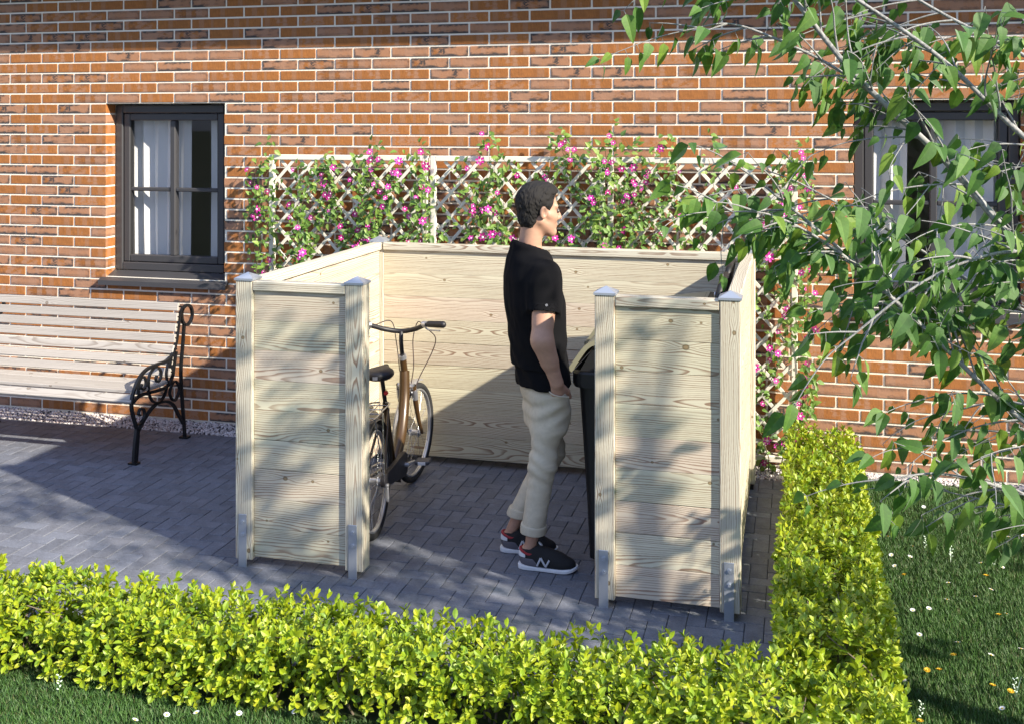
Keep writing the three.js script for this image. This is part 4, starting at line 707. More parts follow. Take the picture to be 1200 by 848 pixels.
  // saddle on its post
  const sf = (x, y, z) => { let d = ell(x, y, z, [0.20, 0.925, 0], [0.10, 0.045, 0.092]); d = smin(d, cap3(x, y, z, [0.22, 0.935, 0], [0.37, 0.935, 0], 0.04, 0.018), 0.05); return smax(smax(d, y - 0.955 - 0.02 * (0.25 - x), 0.02), 0.885 - y + 0.05 * Math.abs(z) * 0, 0.012); };
  const saddle = part('saddle', nets(sf, [0.06, 0.86, -0.12], [0.42, 1.0, 0.12], 0.008), black, bike); part('saddle_badge', at(chBox(0.004, 0.02, 0.03, 0.001), 0.101, 0.917, 0.0), std([0.15, 0.16, 0.2], 0.4), saddle);
  part('seat_post', [rod([0.318, 0.71, 0], [0.262, 0.885, 0], 0.0135, 0.0135, 12), rod([0.2, 0.885, -0.022], [0.33, 0.885, -0.022], 0.0045, 0.0045, 6), rod([0.2, 0.885, 0.022], [0.33, 0.885, 0.022], 0.0045, 0.0045, 6)], black, bike);
  part('rear_light', at(new THREE.SphereGeometry(0.018, 14, 10).scale(0.5, 1, 1), -0.235, 0.735, 0), std([0.5, 0.02, 0.03], 0.25), bike);
  part('seat_reflector', at(new THREE.CylinderGeometry(0.014, 0.014, 0.01, 14), 0.272, 0.79, 0.02, 0, 0, Math.PI / 2), std([0.55, 0.03, 0.04], 0.25), bike);
  // carrier of bent wire
  const wire = []; for (const s of [-1, 1]) wire.push(tube([[0.26, 0.735, s * 0.02], [0.2, 0.745, s * 0.06], [0.05, 0.745, s * 0.062], [-0.2, 0.745, s * 0.055], [-0.235, 0.745, s * 0.02]], 0.005, 6, 30), rod([0.02, 0.745, s * 0.062], [0, R, s * 0.068], 0.004, 0.004, 6), rod([-0.14, 0.745, s * 0.058], [0, R, s * 0.068], 0.004, 0.004, 6)); for (const x of [0.15, 0.05, -0.05, -0.15]) wire.push(rod([x, 0.745, -0.06], [x, 0.745, 0.06], 0.0035, 0.0035, 6)); wire.push(rod([0.2, 0.745, 0], [-0.235, 0.745, 0], 0.0035, 0.0035, 6));
  part('carrier', wire, chrome, bike);
  // chain guard, cranks, pedals, stand
  const cg = new THREE.Shape(); cg.absellipse(0.46, 0.29, 0.075, 0.075, Math.PI * 0.42, Math.PI * 1.58, true); cg.lineTo(0.0, R - 0.03); cg.absarc(0.0, R, 0.032, Math.PI * 1.5, Math.PI * 0.5, true); cg.closePath();
  part('chain_guard', new THREE.ExtrudeGeometry(cg, { depth: 0.022, bevelEnabled: true, bevelSize: 0.004, bevelThickness: 0.004, bevelSegments: 2 }).translate(0, 0, 0.052), black, bike);
  for (const s of [1, -1]) {
    const e = [0.46 + s * 0.165, 0.29 - s * 0.03, s * 0.098]; const cr = part('crank', [rod([0.46, 0.29, s * 0.09], e, 0.013, 0.01, 8), rod([0.46, 0.29, s * 0.03], [0.46, 0.29, s * 0.1], 0.014, 0.014, 10)], alu, bike);
    const pd = part('pedal', at(chBox(0.095, 0.024, 0.095, 0.006), e[0], e[1], e[2] + s * 0.058), std([0.06, 0.06, 0.07], 0.5), bike); part('reflector', at(chBox(0.006, 0.02, 0.05, 0.002), e[0] - 0.05, e[1], e[2] + s * 0.058), std([0.8, 0.8, 0.82], 0.2), pd);
  }
  {                                                         // the front wheel is turned a little to the right
    const A = V(0.795, 0.895, 0), ax = V(0.795 - 0.862, 0.895 - 0.69, 0).normalize(), S = new THREE.Matrix4().makeTranslation(A.x, A.y, A.z).multiply(new THREE.Matrix4().makeRotationAxis(ax, -0.15)).multiply(new THREE.Matrix4().makeTranslation(-A.x, -A.y, -A.z));
    for (const m of bike.children.filter(m => m === fWheel || ['fork', 'fork_crown', 'front_mudguard', 'front_brake'].includes(m.name))) m.applyMatrix4(S);
  }
  part('stand', [rod([0.34, 0.27, -0.03], [0.30, 0.015, -0.14], 0.008, 0.008, 8)], alu, bike);
  part('derailleur', [at(chBox(0.025, 0.07, 0.018, 0.004), 0.01, R - 0.075, 0.078), at(new THREE.CylinderGeometry(0.02, 0.02, 0.01, 12), 0.02, R - 0.11, 0.078, Math.PI / 2), at(chBox(0.03, 0.02, 0.02, 0.004), -0.005, R - 0.025, 0.082)], alu, bike);
}
// ---------------------------------------------------------------- leaves
// a leaf along +x, its upper face +y: half-width profile, folded along the midrib, curled down towards the tip
function leafGeo(len, wid, prof, fold, curl, seg = 5) {
  const P = [], row = []; 
  for (let i = 0; i <= seg; i++) { const t = i / seg, w = prof(t) * wid / 2, x = len * t, y = -curl * len * t * t; row.push([[x, y + fold * w, -w], [x, y, 0], [x, y + fold * w, w]]); }
  const q = (a, b, c) => { const d = V(...b).sub(V(...a)).cross(V(...c).sub(V(...a))); if (d.length() > 1e-9) P.push(...a, ...b, ...c); };
  for (let i = 0; i < seg; i++) for (const s of [0, 1]) { const a = row[i][s], b = row[i + 1][s], c = row[i + 1][s + 1], d = row[i][s + 1]; q(a, d, c); q(a, c, b); }
  const g = new THREE.BufferGeometry(); g.setAttribute('position', new THREE.Float32BufferAttribute(P, 3));
  const uv = new Float32Array(P.length / 3 * 2); for (let i = 0; i < P.length / 3; i++) { uv[2 * i] = P[3 * i] / len; uv[2 * i + 1] = 0.5 + P[3 * i + 2] / wid; } g.setAttribute('uv', new THREE.BufferAttribute(uv, 2));
  g.computeVertexNormals(); return g;
}
const ovate = t => Math.pow(Math.sin(Math.PI * Math.pow(t, 0.62)), 0.9), obovate = t => Math.pow(Math.sin(Math.PI * Math.pow(t, 1.15)), 0.75);
const leafMat = (rgb, tr, rough = 0.6, more = {}) => phys(rgb, rough, { transmission: tr, thickness: 0, side: THREE.DoubleSide, ...more });
function frameQ(dir, up) {                                    // quaternion whose x runs along dir and whose y leans to up
  const x = dir.clone().normalize(), z = x.clone().cross(up); if (z.lengthSq() < 1e-6) z.set(0, 0, 1); z.normalize(); const y = z.clone().cross(x);
  return new THREE.Quaternion().setFromRotationMatrix(new THREE.Matrix4().makeBasis(x, y, z));
}
// list of { m, c, g, rank }: the leaves that show largest become parts of their own, the rest one part
function leafParts(owner, singleName, restName, geos, mats, list, nSingle) {
  list.sort((a, b) => b.rank - a.rank);
  list.slice(0, nSingle).forEach((l, i) => { const o = part(i ? `${singleName}_${String(i).padStart(3, '0')}` : singleName, geos[l.g], mats[l.c], owner); o.matrixAutoUpdate = true; l.m.decompose(o.position, o.quaternion, o.scale); });
  const rest = list.slice(nSingle);
  geos.forEach((g, gi) => mats.forEach((mt, ci) => {
    const s = rest.filter(l => l.g === gi && l.c === ci); if (!s.length) return;
    const im = sh(new THREE.InstancedMesh(g, mt, s.length)); s.forEach((l, i) => im.setMatrixAt(i, l.m)); im.name = restName; im.userData.kind = 'stuff'; owner.add(im);
  }));
}
const rv = R => { let v; do v = V(R() * 2 - 1, R() * 2 - 1, R() * 2 - 1); while (v.lengthSq() > 1 || v.lengthSq() < 0.01); return v.normalize(); };

// ---------------------------------------------------------------- clipped golden hedges
{
  const geos = [leafGeo(0.040, 0.0225, obovate, 0.3, 0.22, 4), leafGeo(0.033, 0.019, obovate, 0.4, 0.35, 4)];
  const mats = [[0.37, 0.44, 0.010], [0.31, 0.41, 0.011], [0.25, 0.37, 0.012], [0.16, 0.28, 0.012], [0.43, 0.46, 0.02]].map(c => leafMat(c, 0.33, 0.5));
  const bark = std([0.14, 0.11, 0.08], 0.9);
  function hedge(label, x0, x1, z0, z1, h, along, seed, skip) {
    const R = rng(seed), t = thing('clipped_hedge', label, 'hedge', [(x0 + x1) / 2, -0.02, (z0 + z1) / 2]), list = [], stems = [];
    const ox = (x0 + x1) / 2, oz = (z0 + z1) / 2, W = along ? z1 - z0 : x1 - x0, L = along ? x1 - x0 : z1 - z0;
    const place = (s, c, y) => along ? V(x0 + s - ox, y, c) : V(c, y, z0 + s - oz);      // s along, c across from the middle
    const M = new THREE.Matrix4();
    const addLeaf = (p, dir, up, sc) => {
      const w = V(p.x + ox, p.y, p.z + oz), v = inView(w.x, w.y, w.z), r = R();
      const q = frameQ(dir, up); M.compose(p, q, V(sc, sc, sc));
      list.push({ m: M.clone(), g: R() < 0.6 ? 0 : 1, c: r < 0.26 ? 0 : r < 0.56 ? 1 : r < 0.82 ? 2 : r < 0.92 ? 3 : 4, rank: v.seen ? sc / v.Z + (p.y > h * 0.75 ? 0.03 : 0) : 0 });
    };
    const sprig = (p, d, n, len) => {
      const side = d.clone().cross(rv(R)).normalize(); let a = R() * 6;
      for (let k = 0; k < n; k++) {
        const f = (k + 0.3) / n, q = p.clone().addScaledVector(d, len * f); q.y -= 0; a += 1.6 + 0.5 * R();
        for (const s of [0, Math.PI]) { const sd = side.clone().applyAxisAngle(d, a + s), dir = sd.multiplyScalar(0.9 - 0.45 * f).addScaledVector(d, 0.35 + 0.6 * f); dir.y -= 0.12 * (1 - f) - 0.05; addLeaf(q, dir, d.clone().addScaledVector(rv(R), 0.35), (0.75 + 0.4 * R()) * (1 - 0.25 * Math.abs(f - 0.5))); }
      }
      addLeaf(p.clone().addScaledVector(d, len), d.clone().addScaledVector(rv(R), 0.3), rv(R), 0.7);
    };
    const per = 2 * h + W, count = Math.round(L * per * 520);
    for (let i = 0; i < count; i++) {
      const s = R() * L, u = R() * per, b = 0.05 * (fbm(s * 4 + seed * 9, u * 5, 3) - 0.5) * 2, bulge = 1 + 0.0;
      let p, n; 
      if (u < h) { const y = u, r = Math.pow(clamp((y - h * 0.6) / (h * 0.4)), 2) * 0.05; p = place(s, W / 2 - 0.035 - r + b, 0.03 + y * 0.93); n = place(0, 1, 0).sub(place(0, 0, 0)); }
      else if (u < h + W) { const c = u - h - W / 2, e = Math.pow(Math.abs(c) / (W / 2), 4) * 0.045; p = place(s, c * 0.9, h - 0.05 - e + b * 1.4); n = V(0, 1, 0); }
      else { const y = u - h - W; p = place(s, -W / 2 + 0.035 - b, 0.03 + y * 0.93); n = place(0, -1, 0).sub(place(0, 0, 0)); }
      if (skip && skip(p.x + ox, p.z + oz)) continue;
      const top = n.y > 0.5, d = n.clone().addScaledVector(rv(R), 0.45); d.y += top ? 0.5 : 0.55; d.normalize();
      const tall = top && R() < 0.2;
      sprig(p.clone().addScaledVector(d, -0.025), d, top ? (tall ? 5 : 4) : 3, top ? (tall ? 0.095 : 0.06) + 0.02 * R() : 0.05);
    }
    for (let i = 0; i < L * 420; i++) { const p = place(R() * L, (R() - 0.5) * (W - 0.1), 0.04 + R() * (h - 0.12)); if (skip && skip(p.x + ox, p.z + oz)) continue; sprig(p, rv(R).add(V(0, 0.5, 0)).normalize(), 2, 0.05); }
    for (let i = 0; i < L * 16; i++) { const s = R() * L, c = (R() - 0.5) * W * 0.4, a = place(s, c, -0.03), b = place(s + (R() - 0.5) * 0.12, c + (R() - 0.5) * 0.16, h * 0.55), e = place(s + (R() - 0.5) * 0.25, c * 1.2 + (R() - 0.5) * W * 0.75, h * (0.8 + 0.14 * R())); stems.push(taper([a, b, e], [0.006, 0.0045, 0.002], 5, 3)); }
    part('stems', stems, bark, t).userData.kind = 'stuff';
    leafParts(t, 'leaf', 'foliage', geos, mats, list, 300);
    return t;
  }
  hedge('long golden-green hedge between the paving and the front strip of grass', -6.4, 0.34, 2.98, 3.37, 0.275, true, 41);
  hedge('golden-green hedge running from the brick wall along the lawn', -0.055, 0.355, 0.30, 2.96, 0.35, false, 42);
}

// ---------------------------------------------------------------- grass
{
  const R = rng(51), mk = (w, h, lean) => { const P = [], q = (a, b, c) => P.push(...a, ...b, ...c), r = [[-w, 0, 0], [w, 0, 0], [-w * 0.8, h * 0.55, lean * 0.3], [w * 0.8, h * 0.55, lean * 0.3], [0, h, lean]]; q(r[0], r[1], r[3]); q(r[0], r[3], r[2]); q(r[2], r[3], r[4]); const g = new THREE.BufferGeometry(); g.setAttribute('position', new THREE.Float32BufferAttribute(P, 3)); g.computeVertexNormals(); return g; };
  const g = mk(0.0015, 0.034, 0.012), g2 = mk(0.0014, 0.031, 0.016), mat = leafMat([1, 1, 1], 0.25, 0.6), M = new THREE.Matrix4(), c = new THREE.Color();
  const areas = [[0.30, 2.1, 0.10, 4.6, 240000], [-3.9, 0.6, 3.3, 4.5, 150000]];
  areas.forEach(([x0, x1, z0, z1, n], ai) => {
    const im = sh(new THREE.InstancedMesh(ai ? g2 : g, mat, n));
    for (let i = 0; i < n; i++) {
      const x = mix(x0, x1, R()), z = mix(z0, z1, R()), d = fbm(x * 5, z * 5, 3), s = 0.7 + 0.6 * R() + 0.5 * (d - 0.5);
      M.compose(V(x, -0.032, z), new THREE.Quaternion().setFromEuler(new THREE.Euler((R() - 0.5) * 0.9, R() * 6.28, (R() - 0.5) * 0.9)), V(1 + 0.5 * R(), s, 1)); im.setMatrixAt(i, M);
      const w = R(), m = 0.75 + 0.5 * d + 0.3 * (R() - 0.5); if (w < 0.09) c.setRGB(0.11 * m, 0.13 * m, 0.04 * m); else c.setRGB((0.042 + 0.025 * w) * m, (0.12 + 0.035 * w) * m, 0.020 * m); im.setColorAt(i, c);
    }
    im.name = numbered('grass'); scene.add(im); tag(im, ai ? 'mown grass strip in front of the long hedge' : 'mown lawn grass beside the hedge below the tree branches', 'grass', null, 'stuff');
  });
}
// small flowers in the grass
{
  const R = rng(61), petal = std([0.78, 0.78, 0.80], 0.7, { side: THREE.DoubleSide }), yolk = std([0.65, 0.42, 0.02], 0.7), stemM = std([0.08, 0.16, 0.04], 0.8), yel = std([0.62, 0.40, 0.02], 0.7, { side: THREE.DoubleSide }), mint = std([0.55, 0.66, 0.52], 0.7, { side: THREE.DoubleSide });
  const ray = (n, r, w, lift) => { const P = []; for (let k = 0; k < n; k++) { const a = k / n * 2 * Math.PI, c = Math.cos(a), s = Math.sin(a), f = (u, v, y) => [u * c - v * s, y, u * s + v * c]; const A = f(r * 0.2, 0, 0), B = f(r * 0.65, w, lift * 0.6), C = f(r, 0, lift), D = f(r * 0.65, -w, lift * 0.6); P.push(...A, ...C, ...B, ...A, ...D, ...C); } const g = new THREE.BufferGeometry(); g.setAttribute('position', new THREE.Float32BufferAttribute(P, 3)); g.computeVertexNormals(); return g; };
  function flower(name, label, group, x, z, mat, kind) {
    const t = thing(name, label, 'flower', [x, -0.03, z], R() * 6, group), hgt = 0.04 + 0.012 * R();
    part('stalk', rod([0, 0, 0], [0, hgt, 0], 0.001, 0.001, 5), stemM, t);
    if (kind === 0) { const p = part('petals', ray(12, 0.0125, 0.0028, 0.003), mat, t); p.position.y = hgt; p.rotation.set((R() - 0.5) * 0.8, 0, (R() - 0.5) * 0.8); part('disc', new THREE.SphereGeometry(0.0042, 8, 6).scale(1, 0.6, 1), yolk, p).position.y = 0.001; }
    else if (kind === 1) { const p = part('petals', [ray(14, 0.0135, 0.003, 0.004), ray(10, 0.009, 0.003, 0.006).rotateY(0.3)], mat, t); p.position.y = hgt; p.rotation.set((R() - 0.5) * 0.6, 0, (R() - 0.5) * 0.6); part('disc', new THREE.SphereGeometry(0.004, 8, 6), yolk, p).position.y = 0.002; }
    else { const b = []; for (let k = 0; k < 9; k++) b.push(at(new THREE.SphereGeometry(1, 7, 5).scale(0.006, 0.0025, 0.003), 0.006 * Math.cos(k * 2.4), 0.04 + k * 0.0065, 0.006 * Math.sin(k * 2.4), 0, -k * 2.4, 0.5)); part('bells', b, mat, t); part('blade', leafGeo(0.1, 0.006, obovate, 0.2, 0.1, 4).rotateZ(1.4), mint, t); }
    return t;
  }
  const spots = [[1033, 588], [1042, 605], [1052, 616], [1046, 611], [1070, 590], [1083, 595], [1045, 650], [1070, 640], [1067, 652], [1049, 664], [1041, 630], [1112, 683], [1150, 661], [1175, 667], [1162, 693], [1162, 768], [1180, 720], [1123, 755], [1078, 745], [1089, 713], [1070, 717], [1048, 739], [1197, 760], [1144, 701], [1059, 796], [1051, 842], [1200, 628], [1182, 629], [1110, 705], [1175, 830], [1041, 748], [1165, 645]];
  const yellows = [[1078, 622], [1060, 673], [1156, 675], [1118, 770], [1087, 787], [1101, 787], [1164, 806], [1185, 813], [1079, 847], [1171, 722]];
  const spikes = [[1085, 640], [1115, 652], [1164, 660], [1190, 810], [1080, 838], [1164, 603]];
  // from the measured places on the photograph to places on the ground plane
  const s = Math.sin(14.57 * Math.PI / 180), c = Math.cos(14.57 * Math.PI / 180), gnd = ([px, py]) => { const Z = 1277 * 2.11 / (py - 142.1), X = (px - 600) / 1277 * Z; return [X * c - Z * s, 6.92 - Z * c - X * s]; };
  spots.forEach(p => flower('daisy', 'small white daisy in the lawn beside the hedge', 'daisies in the lawn', ...gnd(p), petal, 0));
  yellows.forEach(p => flower('dandelion', 'small yellow flower in the lawn beside the hedge', 'yellow flowers in the lawn', ...gnd(p), yel, 1));
  spikes.forEach(p => flower('flower_spike', 'slender pale green flower spike standing in the lawn', 'pale flower spikes in the lawn', ...gnd(p), mint, 2));
  [[69, 806], [215, 810], [158, 845], [195, 839], [230, 838], [280, 837], [345, 836]].forEach((p, i) => flower(i ? 'daisy' : 'flower_spike', i ? 'small white daisy in the grass strip before the long hedge' : 'pale green flower spike in the grass strip before the long hedge', i ? 'daisies in the front strip of grass' : undefined, ...gnd(p), i ? petal : mint, i ? 0 : 2));
}

// ---------------------------------------------------------------- climbing plants with pink flowers on the trellis
{
  const geos = [leafGeo(0.046, 0.027, ovate, 0.25, 0.25, 4), leafGeo(0.036, 0.02, ovate, 0.35, 0.35, 4)];
  const mats = [[0.13, 0.25, 0.035], [0.19, 0.32, 0.045], [0.075, 0.16, 0.025], [0.25, 0.36, 0.065]].map(c => leafMat(c, 0.3, 0.55));
  const vine = std([0.12, 0.10, 0.05], 0.9);
  const petalG = (() => { const P = []; const n = 6; for (let k = 0; k < n; k++) { const a = k / n * 6.2832, f = (r, o, y) => [r * Math.cos(a + o), y, r * Math.sin(a + o)]; const A = f(0.004, 0, -0.003), B = f(0.015, -0.46, 0.003), C = f(0.0235, -0.2, 0.0035), D = f(0.0235, 0.2, 0.0035), E = f(0.015, 0.46, 0.003), F = f(0.014, 0, 0.001); for (const [p, q] of [[A, B], [B, C], [C, D], [D, E], [E, A]]) P.push(...F, ...q, ...p); } const g = new THREE.BufferGeometry(); g.setAttribute('position', new THREE.Float32BufferAttribute(P, 3)); g.computeVertexNormals(); return g; })();
  const pinks = [[0.62, 0.012, 0.34], [0.50, 0.008, 0.24], [0.72, 0.035, 0.45]].map(c => leafMat(c, 0.25, 0.6)), eyeM = std([0.85, 0.6, 0.74], 0.7), eyeG = new THREE.SphereGeometry(0.0065, 8, 6).scale(1, 0.5, 1);
  const labels = ['pink-flowered climber on the trellis panel next to the window', 'pink-flowered climber on the middle trellis panel behind the man', 'pink-flowered climber on the trellis panel next to the hedge'];
  TR.forEach(([x0, x1], pi) => {
    const R = rng(70 + pi), t = thing('climbing_plant', labels[pi], 'climber', [(x0 + x1) / 2, 0, 0.16], 0, 'climbers on the trellis'), xc = (x0 + x1) / 2, w = x1 - x0, list = [], M = new THREE.Matrix4();
    const shoots = [];
    const nS = 15;
    for (let k = 0; k < nS; k++) {
      let p = V(-w / 2 + w * (0.04 + 0.92 * (k + 0.5 * R()) / nS) + (pi === 0 && k < 2 ? -0.04 : 0), 0.02, (R() - 0.5) * 0.05), pts = [p.clone()], dir = V((R() - 0.5) * 0.5, 1, 0).normalize();
      const top = 1.62 + 0.36 * R() + (pi === 2 ? 0.05 : 0) + (pi === 1 ? 0.02 : 0);
      while (p.y < top && pts.length < 40) { dir.add(V((R() - 0.5) * 1.1, 0.22, (R() - 0.5) * 0.3)).normalize(); p = p.clone().addScaledVector(dir, 0.07); p.x = clamp(p.x, -w / 2 - (pi === 0 ? 0.1 : 0.03), w / 2 + (pi === 2 ? 0.06 : 0.03)); p.z = clamp(p.z, -0.05, 0.06); pts.push(p.clone()); }
      shoots.push(pts); part('stem', taper(pts, pts.map((_, i) => mix(0.0035, 0.0012, i / pts.length)), 5, 2), vine, t);
    }
    const lush = (x, y) => 0.6 + 1.0 * sstep(0.26, 0.72, fbm((x + xc) * 2.6 + 5, y * 2.6 + pi, 3));
    const flowers = [];
    for (const pts of shoots) for (let i = 1; i < pts.length; i++) {
      const p = pts[i], hidden = p.y < 1.05 && !(pi === 2 && p.x + xc > -0.3);
      const n = hidden ? 1 : Math.round((pi === 2 && p.x + xc > -0.7 ? 4.6 : 6) * lush(p.x, p.y) * (p.y > 1.85 ? 0.7 : 1));
      for (let q = 0; q < n; q++) {
        const d = rv(R); d.z = Math.abs(d.z) * 0.8 - 0.15; const o = p.clone().add(V((R() - 0.5) * 0.11, (R() - 0.5) * 0.11, (R() - 0.4) * 0.07));
        d.y -= 0.25; const sc = 0.75 + 0.55 * R(); M.compose(o, frameQ(d, V((R() - 0.5) * 0.8, 0.7, 0.9)), V(sc, sc, sc)); const wv = inView(o.x + xc, o.y, o.z + 0.16), r = R();
        list.push({ m: M.clone(), g: R() < 0.6 ? 0 : 1, c: r < 0.4 ? 0 : r < 0.65 ? 1 : r < 0.85 ? 2 : 3, rank: hidden || !wv.seen ? 0 : sc / wv.Z });
      }
      if (!hidden && R() < 0.1 + 0.26 * lush(p.x, p.y)) flowers.push(p.clone().add(V((R() - 0.5) * 0.12, (R() - 0.5) * 0.1, 0.03 + 0.05 * R())));
    }
    flowers.forEach((p, i) => { const sc = 0.7 + 0.75 * R() * R(), f = part(i ? `flower_${String(i).padStart(3, '0')}` : 'flower', petalG, pinks[Math.floor(R() * 3)], t); f.position.copy(p); f.scale.setScalar(sc); f.quaternion.setFromUnitVectors(V(0, 1, 0), V((R() - 0.4) * 1.3, 0.25 + (R() - 0.5) * 0.9, 1).normalize()); part('flower_centre', eyeG, eyeM, f).position.y = 0.001; });
    leafParts(t, 'leaf', 'foliage', geos, mats, list, 300);
  });
}

// ---------------------------------------------------------------- the tree on the lawn whose branches reach into the view
{
  const R = rng(91), t = thing('leafy_tree', 'leafy young tree with slender grey branches reaching over the lawn', 'tree', [1.9, -0.03, 3.25]), O = V(1.9, -0.03, 3.25);
  const tip = tt => Math.pow(tt, 0.55) * Math.pow(1 - tt, 1.05) * 1.75 * (1 + 0.25 * sstep(0.5, 0.15, tt)), serr = k => tt => Math.min(1, tip(tt)) * (1 + 0.09 * Math.sin(tt * 46 + k));
  const geos = [leafGeo(0.092, 0.07, serr(0), 0.28, 0.25, 8), leafGeo(0.08, 0.058, serr(2), 0.15, 0.4, 8), leafGeo(0.1, 0.066, serr(4), 0.45, 0.15, 8)];
  const veinTex = makeTex(128, 128, (i, j, o) => { const u = i / 128, v = Math.abs(j / 128 - 0.5) * 2, mid = sstep(0.05, 0.01, v), side = sstep(0.1, 0.02, Math.abs(((u * 7 - v * 2.2) % 1 + 1) % 1 - 0.5)) * sstep(0.02, 0.1, v), n = 0.85 + 0.3 * fbm(i / 12, j / 12, 3); const a = 0.6 * mid + 0.25 * side; o[0] = (0.75 + a * 0.5) * n; o[1] = (0.8 + a * 0.25) * n; o[2] = (0.75 + a * 0.35) * n; });
  const mats = [[0.085, 0.22, 0.028], [0.125, 0.27, 0.03], [0.065, 0.18, 0.026], [0.21, 0.35, 0.03]].map(c => leafMat(c, 0.45, 0.65, { map: veinTex, specularIntensity: 0.7 }));
  const barkTex = makeTex(128, 256, (i, j, o) => { const n = fbm(i / 10, j / 30, 4), l = sstep(0.62, 0.7, vnoise(i / 20, j / 3)); const m = 0.65 + 0.6 * n - 0.35 * l; o[0] = 0.30 * m; o[1] = 0.30 * m; o[2] = 0.29 * m; });
  const bark = std([1, 1, 1], 0.75, { map: barkTex, bumpMap: barkTex, bumpScale: 0.001 });
  const list = [], M = new THREE.Matrix4(), loc = p => p.clone().sub(O);
  const leafAt = (p, out) => {
    const d = out.clone().multiplyScalar(0.55).add(V((R() - 0.5) * 0.7, -0.75 + 0.5 * (R() - 0.5), (R() - 0.5) * 0.7)).normalize(), sc = 0.45 + 0.62 * R(), up = V((R() - 0.5) * 0.9 + 0.45, 0.6, 0.45 + (R() - 0.5) * 0.9);
    M.compose(loc(p), frameQ(d, up), V(sc, sc, sc)); const v = inView(p.x, p.y, p.z), r = R();
    list.push({ m: M.clone(), g: Math.floor(R() * 3), c: r < 0.36 ? 0 : r < 0.6 ? 1 : r < 0.85 ? 2 : 3, rank: v.seen ? sc / v.Z : 0 });
  };
  const twigs = [];
  function twig(p, dir, len, dens, r0) {
    const n = Math.max(3, Math.round(len / 0.04)), pts = [p.clone()], d = dir.clone().normalize();
    for (let i = 0; i < n; i++) { d.add(V((R() - 0.5) * 0.3, -0.05 - 0.02 * i / n, (R() - 0.5) * 0.3)).normalize(); pts.push(pts[i].clone().addScaledVector(d, len / n)); }
    twigs.push(taper(pts.map(loc), pts.map((_, i) => mix(r0, 0.0011, i / n)), 5, 2));
    for (let i = 1; i < pts.length; i++) { const k = R() < dens ? 1 : 0; for (let q = 0; q < k + (i === n ? 1 : 0); q++) { const side = d.clone().cross(rv(R)).normalize(); const tip = pts[i].clone().addScaledVector(side, 0.018).add(V(0, -0.008, 0)); twigs.push(rod(loc(pts[i]), loc(tip), 0.0011, 0.0009, 4, true)); leafAt(tip, side.addScaledVector(d, 0.6)); } }
    if (len > 0.3) for (let q = 0; q < 2; q++) { const i = 1 + Math.floor(R() * (n - 1)), dd = d.clone().addScaledVector(rv(R), 0.8); twig(pts[i], dd, len * 0.5, dens, r0 * 0.6); }
  }
  function limb(pts, r0, r1, dens, spread, from = 0.15, step = 0.062, tl = 0.4) {
    const P = pts.map(p => V(...p)); part('branch', taper(P.map(loc), P.map((_, i) => mix(r0, r1, i / (P.length - 1))), 9, 6), bark, t);
    const c = new THREE.CatmullRomCurve3(P, false, 'centripetal'), L = c.getLength();
    for (let s = from * L; s < L; s += step * (0.6 + 0.8 * R())) { const u = s / L, p = c.getPointAt(u), d = c.getTangentAt(u), side = d.clone().cross(rv(R)).normalize(); twig(p, d.multiplyScalar(0.75).addScaledVector(side, spread).add(V(-0.2, 0.02, 0)), tl * (0.6 + 0.7 * R()) * (1 - 0.3 * u), dens, 0.0036); }
    twig(P[P.length - 1], P[P.length - 1].clone().sub(P[P.length - 2]), 0.28, dens, r1);
  }
  part('trunk', taper([[0, -0.03, 0], [-0.03, 0.35, 0.0], [-0.1, 0.75, -0.03], [-0.12, 1.3, 0.0], [0.1, 2.0, 0.1], [0.35, 2.7, 0.2], [0.5, 3.3, 0.2]], [0.075, 0.062, 0.055, 0.045, 0.035, 0.022, 0.01], 12, 5), bark, t);
  // limbs in view, all leaning out towards the paving
  limb([[1.80, 0.72, 3.22], [1.25, 1.2, 3.25], [0.708, 1.687, 3.326], [0.445, 1.997, 3.395], [0.17, 2.269, 3.466], [-0.067, 2.566, 3.528], [-0.28, 2.74, 3.6]], 0.0163, 0.005, 0.74, 0.75, 0.35);
  limb([[1.79, 1.15, 3.25], [1.2, 1.65, 3.2], [0.708, 2.062, 3.2], [0.445, 2.321, 3.25], [0.145, 2.54, 3.3], [-0.12, 2.72, 3.34]], 0.0122, 0.004, 0.72, 0.75, 0.35);
  limb([[1.86, 1.6, 3.28], [1.2, 2.05, 3.15], [0.67, 2.36, 3.1], [0.445, 2.49, 3.1], [0.1, 2.72, 3.12]], 0.0095, 0.004, 0.72, 0.7, 0.4);
  limb([[1.79, 1.35, 3.25], [1.2, 1.68, 3.42], [0.645, 1.745, 3.5], [0.50, 1.725, 3.55], [0.34, 1.65, 3.6], [0.15, 1.50, 3.66]], 0.0075, 0.003, 0.72, 0.7, 0.35, 0.08, 0.32);
  limb([[1.83, 0.6, 3.23], [1.2, 0.85, 3.2], [0.708, 1.171, 3.2], [0.395, 1.468, 3.25], [0.12, 1.73, 3.3], [-0.1, 1.92, 3.36]], 0.0109, 0.004, 0.74, 0.75, 0.35);
  limb([[1.83, 0.5, 3.25], [1.2, 0.86, 3.25], [0.683, 0.99, 3.333], [0.52, 1.04, 3.38], [0.40, 1.06, 3.42], [0.30, 1.05, 3.45]], 0.0075, 0.003, 0.67, 0.6, 0.4, 0.08, 0.28);
  limb([[1.81, 0.66, 3.22], [1.1, 1.3, 3.05], [0.62, 1.55, 2.95], [0.35, 1.72, 2.9], [0.02, 1.9, 2.92]], 0.0082, 0.003, 0.72, 0.75, 0.35);
  limb([[1.80, 0.9, 3.22], [1.0, 1.05, 2.85], [0.75, 1.12, 2.7], [0.55, 1.05, 2.62]], 0.0068, 0.003, 0.72, 0.7, 0.4, 0.08, 0.3);
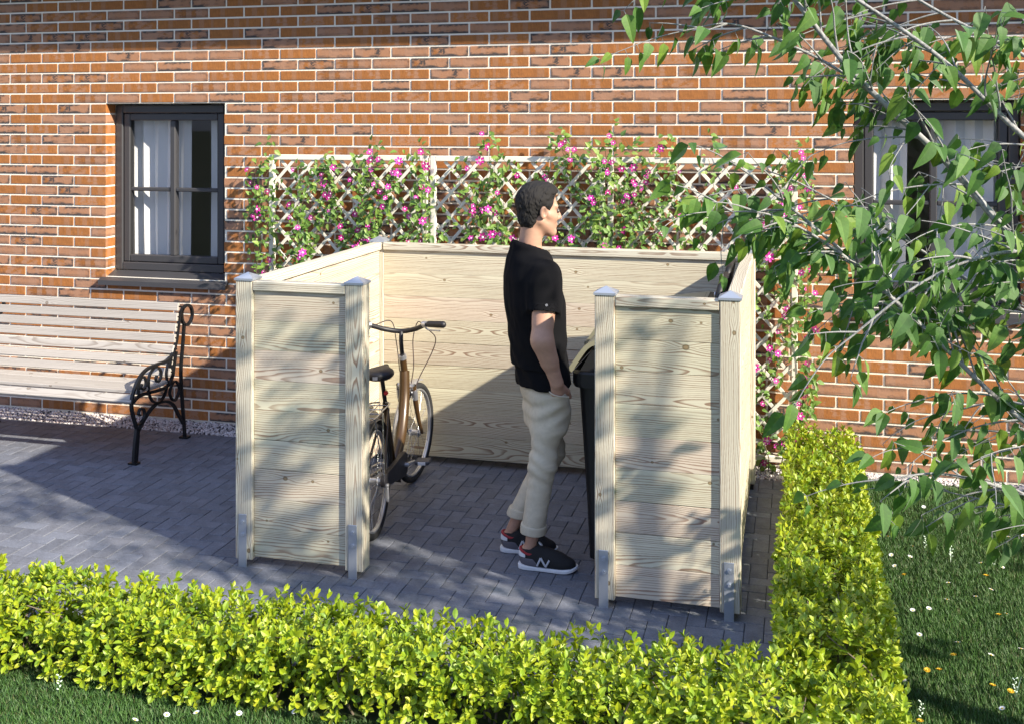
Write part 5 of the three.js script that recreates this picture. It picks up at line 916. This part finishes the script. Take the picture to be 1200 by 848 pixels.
  limb([[0.445, 1.997, 3.395], [0.17, 2.25, 3.44], [-0.05, 2.37, 3.5], [-0.2, 2.42, 3.53], [-0.32, 2.4, 3.56]], 0.006, 0.002, 0.8, 0.6, 0.15, 0.07, 0.2);
  limb([[0.395, 1.468, 3.25], [0.12, 1.72, 3.35], [-0.08, 1.83, 3.42], [-0.22, 1.84, 3.48]], 0.006, 0.002, 0.75, 0.6, 0.1, 0.07, 0.24);
  limb([[1.83, 0.5, 3.25], [1.2, 0.7, 3.1], [0.75, 0.83, 3.0], [0.5, 0.86, 2.95]], 0.008, 0.002, 0.75, 0.6, 0.45, 0.08, 0.26);
  // the rest of the crown, beyond the right edge of the picture
  for (let k = 0; k < 6; k++) { const a = -0.9 + k * 0.9, b = V(1.9 + 0.1 * Math.cos(a), 0.9 + 0.22 * k * 0.8, 3.3), e = V(2.1 + 1.15 * Math.cos(a), b.y + 0.9 + 0.3 * R(), 3.3 + 0.8 * Math.sin(a)); limb([b.toArray(), [mix(b.x, e.x, 0.4), mix(b.y, e.y, 0.5), mix(b.z, e.z, 0.4)], e.toArray()], 0.014, 0.004, 0.6, 0.8, 0.25, 0.18, 0.36); }
  part('twigs', twigs, bark, t).userData.kind = 'stuff';
  leafParts(t, 'leaf', 'foliage', geos, mats, list, 300);

}

// ---------------------------------------------------------------- tall screen shrubs at the edge of the lawn, beyond the right edge of the picture; they shade the lawn
{
  const geos = [leafGeo(0.095, 0.05, ovate, 0.2, 0.2, 4)], mats = [[0.05, 0.12, 0.03], [0.07, 0.15, 0.035]].map(c => leafMat(c, 0.25, 0.5)), bark = std([0.12, 0.09, 0.06], 0.9);
  [[3.3, 1.15, 1.4], [3.35, 2.1, 1.5], [3.3, 3.05, 1.35], [3.4, 4.0, 1.45]].forEach(([x, z, h], k) => {
    const R = rng(120 + k), t = thing('laurel_shrub', 'tall dark laurel shrub in the row at the far edge of the lawn', 'shrub', [x, -0.03, z], 0, 'laurel shrubs edging the lawn'), list = [], M = new THREE.Matrix4(), stems = [];
    for (let q = 0; q < 14; q++) { const a = q * 2.4, e = V(0.34 * Math.cos(a), h * (0.55 + 0.35 * R()), 0.34 * Math.sin(a)); stems.push(taper([V(0, 0, 0), V(e.x * 0.4, e.y * 0.5, e.z * 0.4), e], [0.015, 0.01, 0.004], 6, 3)); }
    for (let i = 0; i < 800; i++) { const v = rv(R), r = Math.pow(R(), 0.4), p = V(v.x * 0.45 * r, h * 0.52 + v.y * h * 0.48 * r, v.z * 0.52 * r), d = v.clone().add(V(0, -0.2, 0)).addScaledVector(rv(R), 0.6), sc = 0.8 + 0.5 * R(); M.compose(p, frameQ(d, V(0, 1, 0).addScaledVector(rv(R), 0.5)), V(sc, sc, sc)); list.push({ m: M.clone(), g: 0, c: R() < 0.5 ? 0 : 1, rank: 0 }); }
    part('stems', stems, bark, t); leafParts(t, 'leaf', 'foliage', geos, mats, list, 0);
  });
}
renderer.render(scene, camera);
